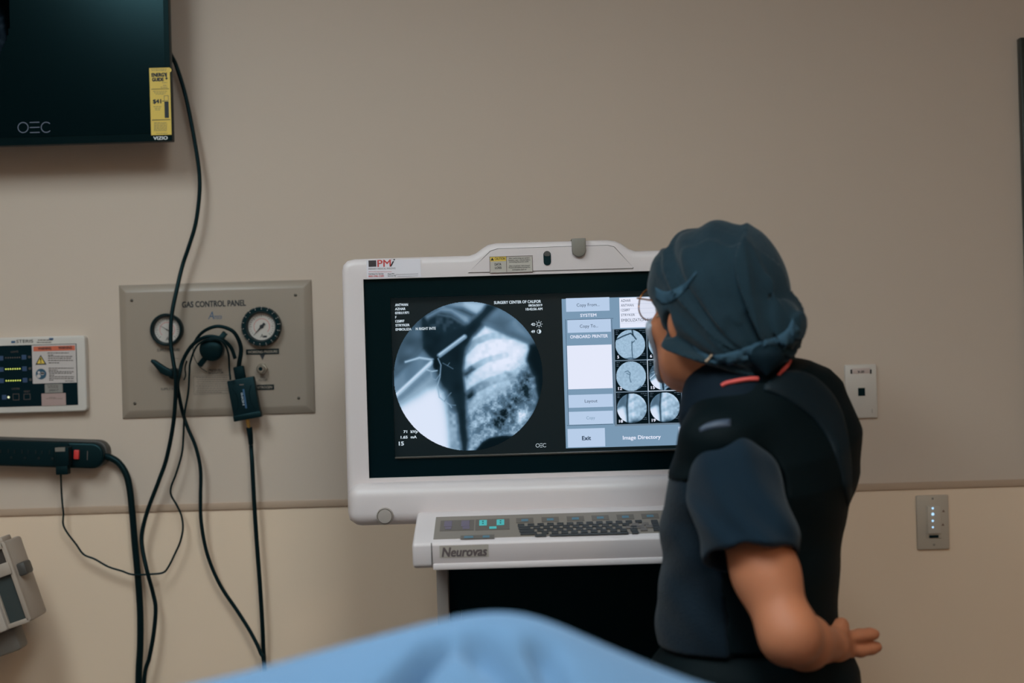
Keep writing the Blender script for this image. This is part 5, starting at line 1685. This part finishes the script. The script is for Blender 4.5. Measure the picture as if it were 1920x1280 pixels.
# raised shoulder panel on the vest back; its lighter tone is painted sheen
full = Blob()
full.add(loft(torso, 0.18), 0.0)
full.add(ell(np.array(P(1348, 822, 2.07)), (0.055, 0.052, 0.042), (BL_, BF_, UP)), 0.035)
def hit(px, py, b, y0=1.75, y1=2.6, n=900):
    t = np.linspace(y0, y1, n)
    r = np.array(ray(px, py))
    d = b.at(r[0] * t, r[1] * t, CZ + r[2] * t)
    i = np.nonzero(d < 0)[0]
    return None if len(i) == 0 else np.array((r[0] * t[i[0]], t[i[0]], CZ + r[2] * t[i[0]]))
def patch(ca, cb, b, lift, th, n=40, m=10, wave=0.0):
    """cloth panel laid on a form between two pixel curves, with thickness"""
    A = spline([(x, y, 0) for x, y in ca], 12)
    B = spline([(x, y, 0) for x, y in cb], 12)
    A = [A[int(round(i * (len(A) - 1) / (n - 1)))] for i in range(n)]
    B = [B[int(round(i * (len(B) - 1) / (n - 1)))] for i in range(n)]
    T, U = [], []
    last = None
    for i in range(n):
        for j in range(m):
            q_ = A[i] + (B[i] - A[i]) * j / (m - 1)
            h_ = hit(q_[0], q_[1], b)
            if h_ is None:
                h_ = np.array(P(q_[0], q_[1], last[1])) if last is not None else np.array(P(q_[0], q_[1], 2.15))
            last = h_
            e_ = 0.002
            g_ = np.array([b.at(*[np.array([h_[c_] + e_ * (c_ == a_)]) for c_ in range(3)])[0] - b.at(*[np.array([h_[c_] - e_ * (c_ == a_)]) for c_ in range(3)])[0] for a_ in range(3)])
            g_ /= np.linalg.norm(g_) + 1e-9
            edge_ = min(1.0, min(j, m - 1 - j, i, n - 1 - i) / 1.5)
            T.append(h_ + g_ * (lift * (0.3 + 0.7 * edge_) + wave * math.sin(i * 1.15 + 0.5 * j) * j / (m - 1)))
            U.append(h_ + g_ * (lift - th))
    N = n * m
    ix = lambda i, j: i * m + j
    F = []
    for i in range(n - 1):
        for j in range(m - 1):
            q_ = [ix(i, j), ix(i + 1, j), ix(i + 1, j + 1), ix(i, j + 1)]
            F.append(q_)
            F.append([t + N for t in q_[::-1]])
    rim = [ix(i, 0) for i in range(n)] + [ix(n - 1, j) for j in range(1, m)] + [ix(i, m - 1) for i in range(n - 2, -1, -1)] + [ix(0, j) for j in range(m - 2, 0, -1)]
    for a_, b_ in zip(rim, rim[1:] + rim[:1]):
        F.append([b_, a_, a_ + N, b_ + N])
    return np.array(T + U), F
mesh_obj('vest_sheen_panel', patch([(1432, 722), (1462, 700), (1500, 696), (1535, 712), (1568, 750), (1586, 800), (1594, 870), (1594, 930)], [(1432, 732), (1460, 742), (1495, 762), (1530, 790), (1556, 830), (1572, 880), (1582, 920), (1590, 950)], full, 0.005, 0.009), VESTP, per, 180, 'dark teal shoulder panel with sheen painted in its colour')
mesh_obj('vest_trim_patch', patch([(1311, 803), (1325, 794), (1345, 788), (1370, 785)], [(1313, 811), (1328, 806), (1348, 802), (1370, 800)], full, 0.004, 0.006, 14, 6), mat('patch_grey_blue', (62, 74, 92), 0.5), per, 180, 'grey reflective patch on the shoulder strap')

# skirt of the apron and trousers
skirt = Blob()
skirt.add(loft([(0.55, 1416, 0.185, 0.165), (0.80, 1416, 0.182, 0.160), (0.98, 1414, 0.182, 0.155), (1.06, 1412, 0.180, 0.150), (1.09, 1409, 0.172, 0.138), (1.115, 1407, 0.156, 0.115), (1.13, 1406, 0.14, 0.10)]), 0.0)
mesh_obj('apron_skirt', skirt.mesh(0.006, disp=lambda x, y, z: 0.004 * np.sin(38 * x - 31 * y + 3 * z) * np.clip((1.12 - z) / 0.1, 0, 1)), VESTB, per, 180)
tr = Blob()
for s, an_ in zip((-1, 1), feet):
    tr.add(cone(hipc + BL_ * 0.085 * s - UP * 0.2, an_ + UP * 0.02, 0.092, 0.068), 0.03)
tr.add(half((0, 0, 0.07), (0, 0, -1)), 0.004, 'i')
mesh_obj('trousers', tr.mesh(0.007, disp=folds_), NAVY, per, 180)
for an_ in feet:
    sh = Blob()
    sh.add(cone(np.append(an_[:2], 0.045) - BF_ * 0.03, np.append(an_[:2], 0.04) + BF_ * 0.15, 0.043, 0.042), 0.0)
    sh.add(cone(np.append(an_[:2], 0.05) - BF_ * 0.02, np.append(an_[:2], 0.10) - BF_ * 0.01, 0.042, 0.04), 0.02)
    sh.add(half((0, 0, 0.002), (0, 0, -1)), 0.004, 'i')
    mesh_obj('shoe', sh.mesh(0.005), BLACKM, per, 180)

# thyroid collar
col_ = Blob()
c0, c1 = np.array(P(1386, 770, 2.165)), np.array(P(1375, 694, 2.18))
col_.add(cone(c0, c1, 0.094, 0.071), 0.0)
cn = (c1 - c0) / np.linalg.norm(c1 - c0)
col_.add(half(c1 + np.array((0, 0, 0.004)), cn + HF * 0.25), 0.006, 'i')
mesh_obj('thyroid_collar', col_.mesh(0.0036, disp=lambda x, y, z: 0.6 * folds_(x, y, z)), mat('collar_navy', (5, 22, 34), 0.75, 0.15), per, 180, 'navy protective collar')
cv = Blob()
cv.ops = full.ops + col_.ops[:1]
for pts in ([(1352, 724), (1362, 719), (1376, 716), (1392, 713), (1408, 711), (1421, 711)], [(1459, 706), (1464, 698), (1471, 691), (1477, 684), (1480, 676), (1478, 672)]):
    hp_ = [hit(x, y, cv) for x, y in pts]
    hp_ = [h_ + np.array((0, -0.003, 0.001)) if h_ is not None else np.array(P(x, y, 2.17)) for h_, (x, y) in zip(hp_, pts)]
    mesh_obj('coral_piping', tube(hp_, 0.0036, 8, 4, (0.85, 1.0)), CORAL, per, 180, 'coral red neck piping')

# bouffant cap
cap = Blob()
cap.add(ell(H(0, -0.010, 0.032), (0.094, 0.112, 0.112), HFR), 0.0)
cap.add(ell(H(0, 0.048, 0.052), (0.080, 0.050, 0.062), HFR), 0.03)
cap.add(ell(H(0, -0.060, -0.035), (0.088, 0.066, 0.060), HFR), 0.04)
cap.add(ell(H(0.062, 0.0, -0.025), (0.035, 0.044, 0.045), HFR), 0.03)
cap.add(ell(np.array(P(1446, 608, 2.13)), (0.034, 0.036, 0.034), (np.array((1.0, 0, 0)), np.array((0, 1.0, 0)), UP)), 0.03)
cap.add(ell(np.array(P(1479, 609, 2.12)), (0.023, 0.030, 0.034), (np.array((1.0, 0, 0)), np.array((0, 1.0, 0)), UP)), 0.02)
pv = H(0, 0, -0.046)
def cap_cut(x, y, z):
    dx, dy_, dz = x - HC[0], y - HC[1], z - HC[2]
    v = dx * HF[0] + dy_ * HF[1] + dz * HF[2]
    w_ = dx * HU[0] + dy_ * HU[1] + dz * HU[2]
    u = dx * HL[0] + dy_ * HL[1] + dz * HL[2]
    line = -0.048 + np.where(v > 0, 0.78 * v, 0.28 * v) + 0.004 * np.sin(60 * v) + 0.004 * np.sin(75 * u)
    return line - w_
cap.add((cap_cut, None, None), 0.010, 'i')
cap.add(ell(H(0.100, 0.006, -0.010), (0.026, 0.011, 0.021), HFR), 0.006, 's')
class CapForm:
    def at(s, x, y, z):
        return cap.at(x, y, z) + cap_disp(x, y, z)
def cap_disp(x, y, z):
    dx, dy_, dz = x - HC[0], y - HC[1], z - HC[2]
    u = dx * HL[0] + dy_ * HL[1] + dz * HL[2]
    v = dx * HF[0] + dy_ * HF[1] + dz * HF[2]
    w_ = dx * HU[0] + dy_ * HU[1] + dz * HU[2]
    a_ = np.arctan2(w_ + 0.08, v + 0.16)
    low = np.clip((0.06 - w_) / 0.12, 0, 1)
    d = 0.0034 * np.sin(a_ * 17 + 2.5 * np.sin(u * 26)) + 0.0024 * np.sin(a_ * 31 - u * 40 + 1.0)
    d += 0.0035 * low * np.sin(38 * (x - HC[0]) * 2.0 + 24 * z * 2 + 2 * np.sin(50 * y))
    d -= 0.0034 * np.exp(-(np.sin(a_ * 5.3 - u * 13 + 0.4) / 0.13) ** 2) + 0.0026 * np.exp(-(np.sin(a_ * 3.1 + u * 21 + 1.9) / 0.10) ** 2)
    ridge_ = np.abs(np.sin(a_ * 7 + u * 9 + 0.7))
    return d - 0.0065 * np.clip(1 - ridge_ * 4, 0, 1)
mesh_obj('bouffant_cap', cap.mesh(0.0028, disp=cap_disp), CAPM, per, 180, 'blue gathered surgical cap')
tail = Blob()
tail.add(cone(np.array(P(1436, 674, 2.085)), np.array(P(1438, 707, 2.075)), 0.019, 0.003), 0.0)
tail.add(ell(np.array(P(1432, 668, 2.09)), (0.026, 0.015, 0.013), (np.array((1.0, 0, 0)), np.array((0, 1.0, 0)), UP)), 0.015)
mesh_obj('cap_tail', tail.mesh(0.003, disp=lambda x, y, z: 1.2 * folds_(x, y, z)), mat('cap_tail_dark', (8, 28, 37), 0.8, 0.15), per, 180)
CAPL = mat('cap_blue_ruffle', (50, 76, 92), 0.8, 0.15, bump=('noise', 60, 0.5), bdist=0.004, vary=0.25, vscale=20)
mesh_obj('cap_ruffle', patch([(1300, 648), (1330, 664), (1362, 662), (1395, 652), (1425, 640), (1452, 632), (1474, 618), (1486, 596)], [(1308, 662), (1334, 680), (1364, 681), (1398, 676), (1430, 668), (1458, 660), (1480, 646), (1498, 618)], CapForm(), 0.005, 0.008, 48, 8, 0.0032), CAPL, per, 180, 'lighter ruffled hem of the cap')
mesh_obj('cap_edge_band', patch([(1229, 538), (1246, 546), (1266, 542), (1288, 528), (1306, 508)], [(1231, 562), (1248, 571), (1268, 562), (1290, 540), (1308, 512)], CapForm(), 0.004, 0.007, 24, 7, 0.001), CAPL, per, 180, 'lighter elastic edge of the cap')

# mask, ear loops, spectacles, hair at the temple
mk_ = Blob()
head_prims(mk_, 0.007)
mk_.add(half(H(0, 0.064, 0), -HF + HU * -0.10), 0.004, 'i')
mk_.add(half(H(0, 0, -0.040), HU * 0.9 - HF * 0.25), 0.004, 'i')
mk_.add(half(H(0, 0, -0.118), -HU), 0.004, 'i')
mesh_obj('face_mask', mk_.mesh(0.003), MASKM, per, 180, 'pale blue face mask')
hd = Blob()
head_prims(hd)
hc_ = Blob()
hc_.ops = hd.ops + cap.ops
def lacing(pts, b, r):
    q_ = [hit(x, y, b) for x, y in pts]
    q_ = [h_ + np.array((-0.001, -0.0065 if r > 0.0017 else -0.0015, 0)) if h_ is not None else np.array(P(x, y, 2.16)) for h_, (x, y) in zip(q_, pts)]
    mesh_obj('ear_loop', tube(q_, r, 6, 4), ELAST, per, 180)
lacing([(1233, 594), (1238, 590), (1244, 585), (1250, 580), (1254, 577)], hd, 0.0016)
lacing([(1251, 656), (1257, 652), (1264, 647), (1270, 642)], hd, 0.0016)
lacing([(1324, 677), (1329, 672), (1335, 665)], CapForm(), 0.0018)
hr = Blob()
hr.add(ell(H(0.071, 0.030, 0.004), (0.008, 0.016, 0.030), HFR), 0.0)
mesh_obj('sideburn', hr.mesh(0.003), HAIR, per, 180)
GL_ = mat('spectacle_lens', (235, 240, 245), 0.02, 0.5, alpha=0.12)
gl = None
for s in (-1, 1):
    n_ = 28
    cc = H(s * 0.034, 0.109, 0.004)
    pr, pv_ = [], []
    wx = HL * math.cos(0.16) - HF * math.sin(0.16) * s
    for i in range(n_ + 1):
        a = 2 * math.pi * i / n_
        pr.append(cc + wx * 0.030 * math.cos(a) + HU * (0.024 * math.sin(a) + (0.003 if math.sin(a) > 0 else 0)))
    mesh_obj('spectacle_rim', tube(pr, 0.0012, 6, 1), GOLD, per, 180)
    mesh_obj('spectacle_lens', (np.array(pr[:-1]), [list(range(n_))]), GL_, per)
    hinge = cc + wx * 0.031 * s + HU * 0.012
    mesh_obj('spectacle_temple', tube([hinge, hinge - HF * 0.004 + HL * s * 0.006, H(s * 0.083, 0.06, 0.018), H(s * 0.083, 0.0, 0.018), H(s * 0.080, -0.03, 0.0)], 0.0015, 6, 5), GOLD, per, 180)
mesh_obj('spectacle_bridge', tube([H(0.009, 0.119, 0.008), H(0, 0.123, 0.012), H(-0.009, 0.119, 0.008)], 0.0013, 6, 5), GOLD, per, 180)
EW = mat('eye_white', (200, 196, 190), 0.3)
ED = mat('eye_dark', (30, 22, 18), 0.2)
for s in (-1, 1):
    eb = Blob().add(ell(H(s * 0.031, 0.084, 0.0), (0.0115, 0.0115, 0.0115), HFR), 0)
    eo = mesh_obj('eye', eb.mesh(0.0018), EW, per, 180)
    ib = Blob().add(ell(H(s * 0.031, 0.0925, 0.0), (0.005, 0.004, 0.005), HFR), 0)
    mesh_obj('iris', ib.mesh(0.001), ED, eo, 180)
